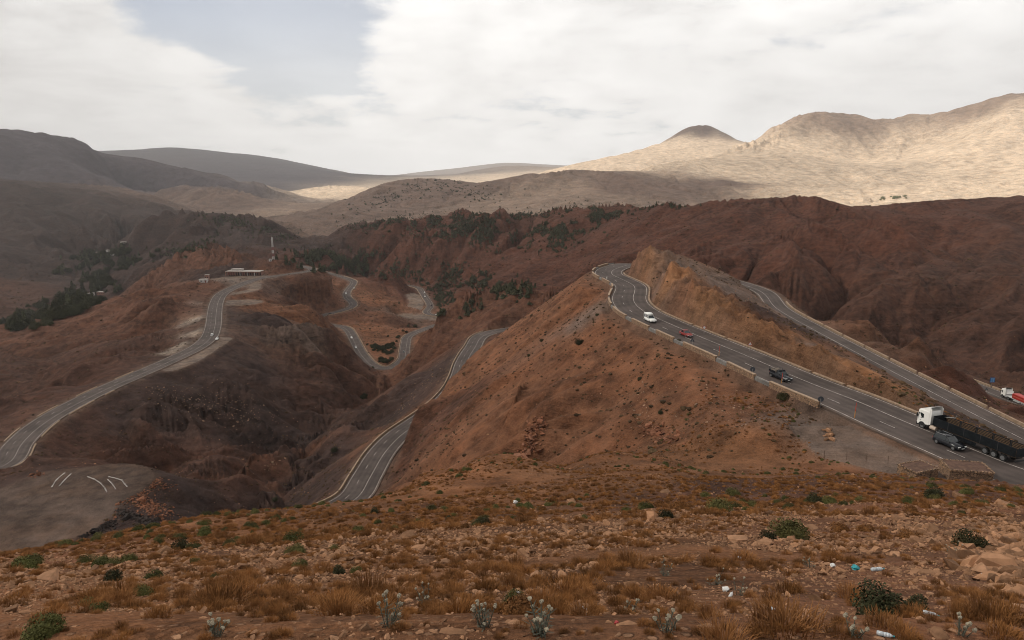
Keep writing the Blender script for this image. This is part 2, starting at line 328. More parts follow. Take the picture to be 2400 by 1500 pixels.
R_LEFT = [(-222, 238, -112.5, 6.3)] + rp([(0, 1093, -113), (41, 1043, -113), (81, 1004, -113), (128, 972, -113), (187, 940, -113), (253, 908, -113), (323, 878, -113), (398, 845, -113), (462, 814, -113), (488, 793, -113), (499, 767, -113), (503, 733, -113),
        (508, 708, -113), (519, 690, -113), (541, 677, -113), (572, 664, -113), (610, 652, -113)], 6.2) + rp([(650, 646, -113), (693, 640, -113), (725, 635, -113), (733, 630.5, -113), (718, 626.5, -113.5), (703, 623, -114)], 5.2) \
    + [(-300, 930, -124, 5), (-318, 1000, -134, 5), (-290, 1030, -143, 5)] \
    + rp([(799, 648, -149), (815, 653, -150), (828, 659, -151), (827, 666, -152), (818, 677, -153), (812, 688, -154), (815, 698, -155), (825, 707, -155.5), (828, 714, -156), (821, 721, -156.5), (806, 727, -157), (783, 733, -157.5), (759, 738, -158)], 5.2) \
    + [(-222, 745, -159, 5.2), (-200, 728, -160, 5.2)] \
    + rp([(804, 766, -161), (816, 773, -161), (825, 786, -161.5), (837, 809, -162.5), (847, 828, -163.5), (860, 844, -164.5), (875, 857, -165), (896, 863, -165.3), (918, 861, -165.6), (932, 854, -166), (945, 842, -166.4), (948, 825, -167), (951, 804, -167.5), (955, 790, -168), (965, 783, -168.3)], 5.2) \
    + [(-92, 765, -170, 5), (-72, 812, -173, 5)] \
    + rp([(1040, 740, -175), (1021, 739.5, -175.5), (1007, 737, -176), (1000, 731, -176.3), (1008, 720, -177), (1007, 712, -177.5), (998, 698, -178.5), (989, 684, -180), (981, 675, -181), (963, 670, -182), (944, 668, -183)], 5.0) + [(-240, 1190, -188, 5), (-300, 1260, -192, 5)]
def resample(P, step):
    P = np.array(P, float); n = len(P); out = []
    for i in range(n - 1):
        p0, p1, p2, p3 = P[max(i - 1, 0)], P[i], P[i + 1], P[min(i + 2, n - 1)]
        L = np.linalg.norm(p2[:2] - p1[:2]); m = max(1, int(round(L / step)))
        # centripetal Catmull-Rom
        def tj(a, b): return max(np.linalg.norm(a[:2] - b[:2]) ** .5, 1e-3)
        t1 = tj(p0, p1) if i > 0 else tj(p1, p2); t2 = t1 + tj(p1, p2); t3 = t2 + (tj(p2, p3) if i < n - 2 else tj(p1, p2))
        if i == 0: p0 = 2 * p1 - p2
        if i == n - 2: p3 = 2 * p2 - p1
        for k in range(m):
            t = t1 + (t2 - t1) * k / m
            A1 = (t1 - t) / t1 * p0 + t / t1 * p1; A2 = (t2 - t) / (t2 - t1) * p1 + (t - t1) / (t2 - t1) * p2
            A3 = (t3 - t) / (t3 - t2) * p2 + (t - t2) / (t3 - t2) * p3
            B1 = (t2 - t) / t2 * A1 + t / t2 * A2; B2 = (t3 - t) / (t3 - t1) * A2 + (t - t1) / (t3 - t1) * A3
            out.append((t2 - t) / (t2 - t1) * B1 + (t - t1) / (t2 - t1) * B2)
    out.append(P[-1]); out = np.array(out)
    for _ in range(3):      # ease the gradient and the plan
        s = out.copy(); s[1:-1] = (out[:-2] + 2 * out[1:-1] + out[2:]) / 4; out = s
    return out
ROADS = {'up': resample(R_UP, 2.5), 'low': resample(R_LOW, 2.5), 'left': resample(R_LEFT, 3.0)}
# graded areas (laybys, lots): poly-capsules  (x, y, z, half width)
def pad(pts, z, hw): return [PZ(px, py, z) + (hw,) for px, py in pts]
PADS = [resample(pad([(1975, 1012), (2080, 1050), (2200, 1090)], -40.25, 6.5), 2), resample(pad([(2020, 1050), (2120, 1078)], -40.3, 6), 2),
        resample(pad([(520, 795), (490, 815), (440, 845), (400, 862)], -113.3, 5), 3), resample(pad([(540, 709), (575, 708)], -113.3, 13), 3),
        resample(pad([(546, 688), (585, 681), (598, 674), (594, 662)], -113.3, 4), 3), resample(pad([(500, 657), (540, 652), (590, 648), (620, 650)], -113.1, 12), 3),
        resample(pad([(60, 1190), (130, 1150), (210, 1140)], -98.6, 17), 4), resample(pad([(40, 1230), (130, 1215)], -98.8, 14), 4),
        resample(pad([(950, 740), (985, 742), (1020, 744)], -176.4, 11), 3), resample(pad([(968, 690), (975, 705), (972, 725)], -178, 9), 3)]
for q in ROADS.values():
    for p in q[::9]: CTRL.append(tuple(p[:3]))

# ---------------------------------------------------------------- noise
def hash2(ix, iy, k):
    h = (ix.astype(np.int64) * 374761393 + iy.astype(np.int64) * 668265263 + k * 1442695041) & 0xFFFFFFFF
    h = ((h ^ (h >> 13)) * 1274126177) & 0xFFFFFFFF
    return ((h ^ (h >> 16)) & 0xFFFFFF).astype(np.float32) / np.float32(0xFFFFFF)
def vnoise(x, y, k=0):
    ix = np.floor(x); iy = np.floor(y); fx = (x - ix).astype(np.float32); fy = (y - iy).astype(np.float32)
    fx = fx * fx * fx * (fx * (fx * 6 - 15) + 10); fy = fy * fy * fy * (fy * (fy * 6 - 15) + 10)
    a = hash2(ix, iy, k); b = hash2(ix + 1, iy, k); c = hash2(ix, iy + 1, k); d = hash2(ix + 1, iy + 1, k)
    return (a + (b - a) * fx) * (1 - fy) + (c + (d - c) * fx) * fy
def fbm(x, y, oct=4, k=0):
    s = 0; a = .5
    for i in range(oct):
        s = s + a * vnoise(x, y, k + i * 7); x = x * 2.03 + 17.3; y = y * 2.03 - 9.1; a *= .5
    return s
def gully(x, y, gx, gy, lam, k):
    """stripes that run down the slope (gx, gy): gullies"""
    g = np.sqrt(gx * gx + gy * gy) + 1e-4; px, py = -gy / g, gx / g
    X = x / lam; Y = y / lam; ix = np.floor(X); iy = np.floor(Y)
    num = np.zeros_like(X, dtype=np.float32); den = np.full_like(num, 1e-5)
    for i in (-1, 0, 1, 2):
        for j in (-1, 0, 1, 2):
            cx = ix + i; cy = iy + j
            dx = (X - cx - hash2(cx, cy, k) * .9).astype(np.float32); dy = (Y - cy - hash2(cx, cy, k + 5) * .9).astype(np.float32)
            w = np.exp(-1.6 * (dx * dx + dy * dy))
            num += w * np.cos(6.2832 * (dx * px + dy * py) * .75 + 6.2832 * hash2(cx, cy, k + 9)); den += w
    return num / den
def sstep(a, b, x):
    t = np.clip((x - a) / (b - a), 0, 1); return t * t * (3 - 2 * t)

# ---------------------------------------------------------------- the relief as a grid: fine near the eye, coarse far off
def rows(nr):
    segs = [(.6, 6, .04), (6, 60, .13), (60, 700, .46), (700, 3500, .23), (3500, 30000, .14)]
    out = []
    for a, b, f in segs: out += list(np.exp(np.linspace(math.log(a), math.log(b), int(nr * f), endpoint=False)))
    return np.array(out + [30000.0])
C = np.array(CTRL, float)
kk = C[:, 1] > .45
C = C[kk]
CU, CV, CS = C[:, 0] / C[:, 1], np.log(C[:, 1]), C[:, 2] / C[:, 1]
# merge near-duplicates
def rbf_fit(U, V, S, c=.035):
    A = np.sqrt((U[:, None] - U[None]) ** 2 + (V[:, None] - V[None]) ** 2 + c * c)
    n = len(U); A[np.arange(n), np.arange(n)] -= .004        # slight smoothing
    P = np.stack([np.ones(n), U, V], 1)
    M = np.block([[A, P], [P.T, np.zeros((3, 3))]])
    return np.linalg.solve(M, np.concatenate([S, np.zeros(3)]))
WT = rbf_fit(CU, CV, CS)
def base_s(u, v, c=.035):
    sh = u.shape; u = u.ravel(); v = v.ravel(); out = np.empty(len(u))
    for i in range(0, len(u), 20000):
        a = u[i:i + 20000, None]; b = v[i:i + 20000, None]
        r = np.sqrt((a - CU) ** 2 + (b - CV) ** 2 + c * c)
        out[i:i + 20000] = r @ WT[:-3] + WT[-3] + WT[-2] * a[:, 0] + WT[-1] * b[:, 0]
    return out.reshape(sh)
def upsample(G, gu, gv, u, v):
    """bicubic-ish (Catmull-Rom) lookup of a regular grid"""
    fu = np.clip((u - gu[0]) / (gu[1] - gu[0]), 0, len(gu) - 1.001); fv = np.clip((v - gv[0]) / (gv[1] - gv[0]), 0, len(gv) - 1.001)
    iu = fu.astype(int); iv = fv.astype(int); tu = fu - iu; tv = fv - iv
    def w(t): return (-.5 * t + t * t - .5 * t ** 3, 1 - 2.5 * t * t + 1.5 * t ** 3, .5 * t + 2 * t * t - 1.5 * t ** 3, -.5 * t * t + .5 * t ** 3)
    wu, wv = w(tu), w(tv); n, m = G.shape; R = 0
    for a in range(4):
        for b in range(4):
            R = R + G[np.clip(iv + b - 1, 0, n - 1)[:, None], np.clip(iu + a - 1, 0, m - 1)[None]] * wv[b][:, None] * wu[a][None]
    return R
def nearest(xy, P, chunk=4000):
    """distance to a poly-line's samples, with the height and half width there"""
    n = len(xy); d = np.empty(n, np.float32); idx = np.empty(n, np.int32)
    Q = P[:, :2].astype(np.float32); q2 = (Q * Q).sum(1)
    c0 = Q.mean(0); Q = Q - c0; q2 = (Q * Q).sum(1); X = (xy - c0).astype(np.float32)
    for i in range(0, n, chunk):
        b = X[i:i + chunk]; D2 = q2[None] - 2 * b @ Q.T
        j = D2.argmin(1); idx[i:i + chunk] = j
    # exact distance to the two neighbouring segments
    best = np.full(n, 1e9); zz = np.zeros(n); hw = np.zeros(n); side = np.zeros(n)
    for s in (-1, 0):
        a = P[np.clip(idx + s, 0, len(P) - 2)]; b = P[np.clip(idx + s, 0, len(P) - 2) + 1]
        ab = b[:, :2] - a[:, :2]; t = np.clip(((xy - a[:, :2]) * ab).sum(1) / np.maximum((ab * ab).sum(1), 1e-9), 0, 1)
        p = a + (b - a) * t[:, None]; e = xy - p[:, :2]; dd = np.sqrt((e * e).sum(1)); k = dd < best
        best[k] = dd[k]; zz[k] = p[k, 2]; hw[k] = p[k, 3]; side[k] = np.sign(ab[k, 0] * e[k, 1] - ab[k, 1] * e[k, 0])
    return best, zz, hw, side
UP_OUT = 1 if ROADS['up'][60, 0] - ROADS['up'][50, 0] != 0 and (-(ROADS['up'][60, 1] - ROADS['up'][50, 1])) < 0 else -1
CUT = {'up': 3.0, 'low': 4.0, 'left': 1.3}
FILL = {'up': .75, 'low': .7, 'left': .7}
def build_terrain(NR=1080, NC=955, UM=1.5):
    # columns: dense inside the view, wider outside it
    t = np.linspace(-1, 1, NC); U = .80 * t + (UM - .80) * t ** 9
    D = rows(NR); V = np.log(D)
    gu = np.linspace(-UM, UM, 330); gv = np.linspace(V[0], V[-1], 420)
    G = base_s(*np.meshgrid(gu, gv))
    s = upsample(G, gu, gv, U, V)
    x = U[None] * D[:, None]; y = np.repeat(D[:, None], NC, 1); z = s * y
    x = x.astype(np.float64)
    # distance to any road (for calming the relief)
    near = np.full(x.shape, 1e3); rec = []
    xy = np.stack([x.ravel(), y.ravel()], 1)
    for name, P in list(ROADS.items()) + [('pad', p) for p in PADS]:
        lo = P[:, :2].min(0) - 70; hi = P[:, :2].max(0) + 70
        m = np.where((xy > lo).all(1) & (xy < hi).all(1))[0]
        d, zz, hw, side = nearest(xy[m], P)
        rec.append((name, m, d, zz, hw, side)); nr = near.ravel(); nr[m] = np.minimum(nr[m], d - hw)
        near = nr.reshape(x.shape)
    far = y
    def grad(z):
        zu = np.gradient(z, U, axis=1); zv = np.gradient(z, V, axis=0)
        return zu / y, (zv - U[None] * zu) / y
    bx, by = grad(z); slope = np.sqrt(bx * bx + by * by); slope = slope / (1 + slope * 1.4); gx, gy = bx, by
    calm = sstep(3, 40, near)
    finm = 1 - .9 * sstep(28, 42, x) * sstep(125, 108, x) * sstep(100, 120, y) * sstep(330, 300, y)      # the rock fin keeps its own shape
    for i, lam in enumerate((1500, 640, 270, 120, 54, 26)):
        lo, hi = (.022, .05) if lam > 40 else (.03, .07)
        w = sstep(lo, hi, lam / far) * (1 - sstep(.22, .5, lam / far)) * sstep(55, 130, far)
        if w.max() <= 0: continue
        wx = x + .45 * lam * (fbm(x / lam, y / lam, 3, 50 + i) - .47) * 2; wy = y + .45 * lam * (fbm(x / lam + 31, y / lam, 3, 60 + i) - .47) * 2
        n = gully(wx, wy, gx, gy, lam, 11 * i + 3)
        h = np.sqrt(n * n + .012) - .365
        mod = .55 + .9 * fbm(x / (4 * lam), y / (4 * lam), 2, 80 + i)
        z = z + w * lam * slope * mod * (.95 if 200 < lam < 500 else .55 if lam > 500 else 1.1 if lam > 100 else 1.4) * h * (1 - .45 * sstep(600, 760, far) * sstep(1150, 950, far)) * (1 - .42 * sstep(2200, 3400, far)) * (1 - .6 * sstep(4800, 6000, far)) * finm * (calm if lam < 200 else .35 + .65 * calm)
        cx_, cy_ = grad(z); gx = .5 * bx + .5 * np.clip(cx_, -1, 1); gy = .5 * by + .5 * np.clip(cy_, -1, 1)
    # rough ground
    for lam, a in ((900, .012), (200, .012), (45, .018), (14, .055), (4.5, .060), (1.4, .035)):
        w = sstep(.006, .016, lam / far) * (1 - sstep(.25, .6, lam / far)) * np.clip(far / 8, .15, 1)
        z = z + w * a * lam * 2 * (fbm(x / lam, y / lam, 3, int(lam * 10)) - .47) * (calm * .9 + .1)
    # the roads cut into and stand on the slopes
    zf = z.ravel().copy(); dist = np.full(zf.shape, 1e3); kind = np.zeros(zf.shape, np.int8)
    for name, m, d, zz, hw, side in sorted(rec, key=lambda r: r[0] != 'pad'):
        cut, fill = CUT.get(name, 1.2), FILL.get(name, .7)
        w = hw + .8 + .0045 * xy[m, 1]
        low = zz - .28; e = np.maximum(d - w, 0)
        jit = .75 + .5 * vnoise(xy[m, 0] / 6, xy[m, 1] / 6, 77)
        if name == 'up': cc = np.where(xy[m, 0] > 90, 1.0, cut)
        else: cc = cut
        zf[m] = np.clip(zf[m], low - fill * e, low + cc * jit * e)
        if name != 'pad':
            rk = np.abs(fbm(xy[m, 0] / 5.5, xy[m, 1] / 5.5, 4, 91) - .47) * 2 + 1.1 * (fbm(xy[m, 0] / 1.8, xy[m, 1] / 1.8, 3, 92) - .47) + .5 * np.abs(np.sin(xy[m, 0] * .55 - xy[m, 1] * .22 + 3 * fbm(xy[m, 0] / 9, xy[m, 1] / 9, 2, 93)))
            if name == 'up':    # the verge drops away outside the parapet
                og = (side > 0) == (UP_OUT > 0); og &= (xy[m, 1] > 107) & (xy[m, 0] < 75) & (d > hw + .85)
                zf[m] = np.where(og, np.minimum(zf[m], low - 1.5 * sstep(.85, 1.7, d - hw)), zf[m])
            cl = sstep(0, 4, e) * (1 if name != 'up' else sstep(88, 66, xy[m, 0])) * sstep(.5, 4, zf[m] - low) * sstep(30, 14, e); zf[m] -= cl * rk * (2.6 if name == 'up' else 1.0 if name == 'low' else 1.8)
        dist[m] = np.minimum(dist[m], d - hw); kk = (d - hw < 1.5); kind[m[kk]] = 2 if name == 'pad' else 1
    return U, D, x, y, zf.reshape(x.shape), dist.reshape(x.shape), kind.reshape(x.shape)
# ================================================================ the ground: one sheet to the horizon
U, DD, GX, GY, GZ, RDIST, RKIND = build_terrain()
NRW, NCL = GX.shape
# soil and rock colours by place, sunlit ground painted paler and shaded slopes darker
RUST = (0.0810, 0.0378, 0.0238); RUSTD = (0.0563, 0.0273, 0.0185); OCHRE = (.156, .070, .033); MAUVE = (0.0405, 0.0246, 0.0202); GREY = (0.1144, 0.0774, 0.0598); TAN = (0.1804, 0.1285, 0.0950)
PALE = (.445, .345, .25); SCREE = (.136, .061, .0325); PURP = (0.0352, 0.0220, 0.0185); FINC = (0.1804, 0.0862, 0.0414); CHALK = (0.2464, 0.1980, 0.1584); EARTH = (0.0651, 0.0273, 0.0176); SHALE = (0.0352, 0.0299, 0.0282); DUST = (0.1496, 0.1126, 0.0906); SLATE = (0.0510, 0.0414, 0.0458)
ZONES = [  # px, py, distance, reach, colour
    (1200, 1400, 7, .5, OCHRE), (300, 1420, 8, .5, OCHRE), (2200, 1400, 7, .5, SCREE), (1200, 1300, 14, .5, OCHRE), (1300, 1150, 60, .4, OCHRE), (1900, 1150, 50, .4, RUST), (600, 1260, 35, .4, OCHRE), (100, 1320, 30, .4, SCREE), (2300, 1250, 18, .4, SCREE),
    (1000, 1160, 75, .2, OCHRE), (1600, 1080, 100, .15, OCHRE),
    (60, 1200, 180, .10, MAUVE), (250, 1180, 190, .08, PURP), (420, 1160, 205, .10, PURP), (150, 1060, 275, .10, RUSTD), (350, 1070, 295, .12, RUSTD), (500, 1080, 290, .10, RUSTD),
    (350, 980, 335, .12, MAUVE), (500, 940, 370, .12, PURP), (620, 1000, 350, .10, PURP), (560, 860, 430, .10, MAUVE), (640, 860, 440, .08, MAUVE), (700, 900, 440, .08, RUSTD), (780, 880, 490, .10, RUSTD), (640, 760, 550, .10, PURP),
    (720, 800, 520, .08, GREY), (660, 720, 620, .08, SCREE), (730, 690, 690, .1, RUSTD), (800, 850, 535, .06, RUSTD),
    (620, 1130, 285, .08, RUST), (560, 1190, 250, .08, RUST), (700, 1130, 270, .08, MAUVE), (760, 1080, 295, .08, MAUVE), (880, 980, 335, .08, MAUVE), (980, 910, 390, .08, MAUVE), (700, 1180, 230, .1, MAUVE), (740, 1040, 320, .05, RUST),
    (900, 900, 520, .08, RUST), (1000, 820, 520, .12, RUST), (1100, 750, 500, .12, RUST), (1200, 710, 510, .12, RUST),
    (1100, 950, 270, .15, SCREE), (1000, 1080, 230, .12, RUST), (1200, 1040, 160, .15, SCREE), (1300, 850, 200, .15, SCREE), (1400, 750, 215, .10, GREY), (1330, 740, 250, .10, SCREE), (1500, 850, 165, .10, SCREE), (1500, 1000, 130, .12, SCREE), (1700, 960, 120, .10, SCREE), (1850, 1000, 110, .08, GREY), (1250, 800, 300, .1, SCREE),
    (1500, 620, 262, .05, FINC), (1560, 680, 215, .05, FINC), (1650, 730, 180, .05, FINC), (1750, 780, 160, .05, FINC), (1880, 840, 143, .05, FINC), (2000, 890, 130, .05, FINC), (2100, 930, 120, .05, FINC),
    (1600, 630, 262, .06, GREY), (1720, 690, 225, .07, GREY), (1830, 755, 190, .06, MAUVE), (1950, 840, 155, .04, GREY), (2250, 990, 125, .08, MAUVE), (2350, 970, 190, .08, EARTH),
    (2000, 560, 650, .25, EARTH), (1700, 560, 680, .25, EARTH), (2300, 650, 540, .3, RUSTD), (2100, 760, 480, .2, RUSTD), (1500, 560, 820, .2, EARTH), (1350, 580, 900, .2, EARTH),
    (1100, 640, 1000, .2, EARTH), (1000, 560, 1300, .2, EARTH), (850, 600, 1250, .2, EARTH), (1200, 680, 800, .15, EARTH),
    (900, 700, 900, .12, SCREE), (880, 780, 700, .12, SCREE), (930, 830, 610, .08, SCREE), (960, 720, 850, .06, GREY),
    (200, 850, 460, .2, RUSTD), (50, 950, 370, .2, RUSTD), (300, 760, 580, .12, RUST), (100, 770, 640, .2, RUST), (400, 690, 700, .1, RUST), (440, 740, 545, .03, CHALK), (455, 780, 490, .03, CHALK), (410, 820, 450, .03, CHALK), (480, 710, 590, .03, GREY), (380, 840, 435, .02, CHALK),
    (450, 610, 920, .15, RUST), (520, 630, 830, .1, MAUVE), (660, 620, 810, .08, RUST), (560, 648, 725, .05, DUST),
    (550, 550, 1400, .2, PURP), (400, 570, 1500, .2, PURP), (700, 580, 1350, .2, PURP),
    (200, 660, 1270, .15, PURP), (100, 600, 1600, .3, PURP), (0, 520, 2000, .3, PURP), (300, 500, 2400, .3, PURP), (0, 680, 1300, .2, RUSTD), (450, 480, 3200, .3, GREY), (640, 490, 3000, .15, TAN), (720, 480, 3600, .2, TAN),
    (900, 480, 2400, .2, GREY), (1100, 450, 2600, .3, GREY), (1300, 450, 2400, .3, TAN), (800, 510, 2100, .2, GREY), (1500, 440, 2500, .3, GREY), (1000, 520, 1850, .15, TAN),  # right end GREY for its shade, though its rock is close to TAN
    (1800, 380, 3400, .4, PALE), (2200, 350, 3700, .4, PALE), (2000, 460, 2600, .3, PALE), (2400, 420, 2700, .3, PALE), (2000, 280, 4500, .2, TAN), (2300, 250, 4300, .2, TAN), (1700, 430, 2700, .13, GREY),  # PALE has the sunlight in it, the GREY point the cloud shade
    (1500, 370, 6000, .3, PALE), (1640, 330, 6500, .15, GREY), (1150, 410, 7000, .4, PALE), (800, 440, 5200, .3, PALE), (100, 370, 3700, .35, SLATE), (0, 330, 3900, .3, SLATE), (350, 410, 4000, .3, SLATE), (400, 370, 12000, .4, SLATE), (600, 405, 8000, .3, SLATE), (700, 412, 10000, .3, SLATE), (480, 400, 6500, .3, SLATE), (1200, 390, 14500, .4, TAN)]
zu = np.array([us(a, b)[0] for a, b, *_ in ZONES]); zv = np.log([q[2] for q in ZONES]); zr = np.array([q[3] for q in ZONES]); zc = np.array([q[4] for q in ZONES])
gu_, gv_ = np.linspace(-1, 1, 320), np.linspace(math.log(DD[0]), math.log(DD[-1]), 460)
A, B = np.meshgrid(gu_, gv_)
A = A + .02 * (fbm(A * 30 + 5, B * 30, 3, 3) - .47) * 2; B = B + .03 * (fbm(A * 30, B * 30 + 9, 3, 4) - .47) * 2
num = np.zeros(A.shape + (3,)); den = np.zeros(A.shape)
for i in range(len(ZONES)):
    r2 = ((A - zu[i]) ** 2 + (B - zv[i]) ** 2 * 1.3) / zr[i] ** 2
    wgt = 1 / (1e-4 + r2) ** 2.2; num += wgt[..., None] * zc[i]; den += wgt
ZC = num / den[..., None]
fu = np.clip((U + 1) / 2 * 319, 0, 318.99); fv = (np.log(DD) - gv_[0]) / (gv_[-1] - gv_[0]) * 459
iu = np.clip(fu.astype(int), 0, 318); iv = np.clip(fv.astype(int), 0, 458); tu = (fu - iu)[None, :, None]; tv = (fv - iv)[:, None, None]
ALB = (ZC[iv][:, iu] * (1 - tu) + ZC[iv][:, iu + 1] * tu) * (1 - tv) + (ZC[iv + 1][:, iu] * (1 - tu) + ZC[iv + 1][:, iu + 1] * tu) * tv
# gravel on the graded lots and the verge
pk = (RKIND == 2) & (GY < 120); ALB[pk] = (.118, .088, .073)
pk = ((RKIND == 2) & (GY >= 120) & (GY < 240)).astype(float)[..., None] * (.35 + .6 * fbm(GX / 9, GY / 9, 3, 41))[..., None]; ALB = ALB * (1 - pk) + pk * np.array((.052, .036, .030))
pk = (RKIND == 2) & (GY >= 240); ALB[pk] = (.16, .125, .102)
vg = sstep(6, 0, RDIST)[..., None] * (GY > 60)[..., None] * .55
ALB = ALB * (1 - vg) + vg * np.array((.105, .072, .054))
verts = np.stack([GX, GY, GZ], -1).reshape(-1, 3)
ii = (np.arange(NRW - 1)[:, None] * NCL + np.arange(NCL - 1)[None]).ravel()
gme = mesh_np('ground', verts, np.stack([ii, ii + 1, ii + NCL + 1, ii + NCL], 1), True)
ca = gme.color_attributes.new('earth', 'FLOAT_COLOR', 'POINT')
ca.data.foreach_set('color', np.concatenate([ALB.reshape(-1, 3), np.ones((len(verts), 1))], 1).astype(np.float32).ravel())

gm = bpy.data.materials.new('earth_and_rock'); gm.use_nodes = True; t = NT(gm.node_tree); bs = t.n['Principled BSDF']
bs.inputs['Roughness'].default_value = .95; bs.inputs['Specular IOR Level'].default_value = .08
pos = t.node('ShaderNodeNewGeometry').outputs['Position']
earth = t.node('ShaderNodeVertexColor', layer_name='earth').outputs[0]
dist = t.vm('LENGTH', pos); dist = t.n[-1].outputs['Value']
# noise whose grain grows with distance from the viewpoint hill: near gravel, far rock bands (blended octaves in real metres)
n1 = t.noise(pos, 3.0, 6, .65); n2 = t.noise(pos, .22, 6, .62); n3 = t.noise(pos, .028, 7, .62); n4 = t.noise(pos, .0035, 7, .6)
st = t.node('ShaderNodeMapping', ins={'Vector': pos, 'Rotation': (.35, .5, .3), 'Scale': (.02, .05, .35)}).outputs[0]
strata = t.noise(st, 1.0, 5, .6)
v = t.m('ADD', t.m('MULTIPLY', t.m('SUBTRACT', n1, .5), 1.1), t.m('MULTIPLY', t.m('SUBTRACT', n2, .5), 2.1))
v = t.m('ADD', v, t.m('MULTIPLY', t.m('SUBTRACT', n3, .5), 1.4)); v = t.m('ADD', v, t.m('MULTIPLY', t.m('SUBTRACT', n4, .5), .7)); v = t.m('ADD', v, t.m('MULTIPLY', t.m('SUBTRACT', strata, .5), .8))
gain = t.m('MAXIMUM', t.m('ADD', .97, v), .3)
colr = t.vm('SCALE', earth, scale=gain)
# patches of greyer scree and redder soil
hue = t.ramp(t.noise(pos, .06, 6, .65), .42, .62)
grey = t.mix(1.0, colr, (1.0, 1.02, 1.05, 1), 'MULTIPLY')
red = t.mix(1.0, colr, (1.03, .97, .92, 1), 'MULTIPLY')
colr = t.mix(hue, grey, red)
# dry grass bloom and dark low scrub on the soil, as speckle
spk = t.ramp(t.noise(pos, 1.1, 3, .6), .62, .70); spk = t.m('MULTIPLY', spk, t.ramp(t.noise(pos, .045, 4, .6), .42, .60))
colr = t.mix(t.m('MULTIPLY', spk, .55), colr, (.030, .023, .015, 1))
peb = t.ramp(t.noise(pos, 5.0, 2, .5), .66, .74); colr = t.mix(t.m('MULTIPLY', peb, .35), colr, (.26, .155, .10, 1))
n0 = t.noise(pos, 16.0, 4, .6); vp = t.node('ShaderNodeTexVoronoi', ins={'Vector': pos, 'Scale': 9.0}); pk_ = t.node('ShaderNodeSeparateColor', ins={0: vp.outputs['Color']}).outputs[0]
chip = t.m('MULTIPLY', t.ramp(vp.outputs['Distance'], .34, .22), t.ramp(pk_, .45, .6)); chip = t.m('MULTIPLY', chip, t.ramp(dist, 25, 70, 1, 0))
colr = t.mix(t.m('MULTIPLY', chip, .75), colr, t.vm('SCALE', (.26, .145, .085), scale=t.ramp(pk_, .45, 1.0, .5, 1.3, False)))
colr = t.vm('SCALE', colr, scale=t.ramp(n0, .3, .7, .75, 1.25))
t.put(bs.inputs['Base Color'], colr)
h = t.m('ADD', t.m('MULTIPLY', n2, 1.6), t.m('MULTIPLY', n1, .16)); h = t.m('ADD', h, t.m('MULTIPLY', t.noise(pos, .028, 4, .5), 5.0)); h = t.m('ADD', h, t.m('MULTIPLY', strata, 1.2)); h = t.m('ADD', h, t.m('MULTIPLY', t.noise(pos, .0035, 3, .45), 45.0))
h = t.m('ADD', h, t.m('ADD', t.m('MULTIPLY', n0, .035), t.m('MULTIPLY', chip, .03)))
bm_ = t.node('ShaderNodeBump', ins={'Strength': 1.0, 'Distance': 1.0, 'Height': h}); t.put(bs.inputs['Normal'], bm_.outputs[0])
ground = link('ground', gme, gm); tag(ground, kind='structure', label='rust brown arid mountain ground reaching to the horizon')

# height of the ground anywhere in view
lnD = np.log(DD)
def gz(x, y):
    x = np.asarray(x, float); y = np.asarray(y, float); u = x / y
    r = np.interp(np.log(y), lnD, np.arange(NRW)); c = np.interp(u, U, np.arange(NCL))
    i = np.clip(r.astype(int), 0, NRW - 2); j = np.clip(c.astype(int), 0, NCL - 2); a = r - i; b = c - j
    return (GZ[i, j] * (1 - b) + GZ[i, j + 1] * b) * (1 - a) + (GZ[i + 1, j] * (1 - b) + GZ[i + 1, j + 1] * b) * a
def hit(px, py, dmin=.7, dmax=29000):
    """where the sight line through a photograph pixel meets the ground"""
    u, s = us(px, py); D = np.exp(np.linspace(math.log(dmin), math.log(dmax), 6000)); q = gz(u * D, D)
    k = np.argmax(q > s * D)
    if k == 0: k = len(D) - 1
    return (u * D[k], D[k], q[k])
# ================================================================ roads
asphalt = bpy.data.materials.new('asphalt'); asphalt.use_nodes = True; t = NT(asphalt.node_tree); bs = t.n['Principled BSDF']
pos = t.node('ShaderNodeNewGeometry').outputs['Position']
nA = t.noise(pos, .12, 6, .65); nB = t.noise(pos, 3, 5, .65); nC = t.noise(pos, .6, 5, .6)
lat = t.node('ShaderNodeSeparateColor', ins={0: t.node('ShaderNodeVertexColor', layer_name='lat').outputs[0]}).outputs[0]
k = t.m('ADD', t.ramp(nA, .35, .65, .78, 1.18), t.m('MULTIPLY', t.m('SUBTRACT', nB, .5), .35))
# wheel-worn bands along the lanes, dust blown in from the verges
trk = t.m('MULTIPLY', t.m('COSINE', t.m('MULTIPLY', lat, 3.55)), t.ramp(nC, .2, .8, .03, .13)); k = t.m('ADD', k, trk)
colr = t.vm('SCALE', (.071, .056, .050), scale=k)
edge = t.m('SUBTRACT', 1.0, t.node('ShaderNodeSeparateColor', ins={0: t.node('ShaderNodeVertexColor', layer_name='lat').outputs[0]}).outputs[1])
dust = t.m('MULTIPLY', t.ramp(edge, .0, 1.5, 1, 0), t.ramp(nC, .35, .75, .15, .85))
t.put(bs.inputs['Base Color'], t.mix(dust, colr, (.135, .092, .068, 1))); bs.inputs['Roughness'].default_value = .9; bs.inputs['Specular IOR Level'].default_value = .1
PAINT = mat('road_paint', (.36, .32, .29), .8, noise=.55, nscale=1.1, spec=.1)
STONE = mat('kerb_stone', (.25, .172, .115), .9, noise=.25, nscale=1.5, bump=.6, bscale=3)
def frame(P):
    T = np.gradient(P[:, :2], axis=0); T /= np.linalg.norm(T, axis=1)[:, None]
    return T, np.stack([-T[:, 1], T[:, 0]], 1)          # tangent, left normal
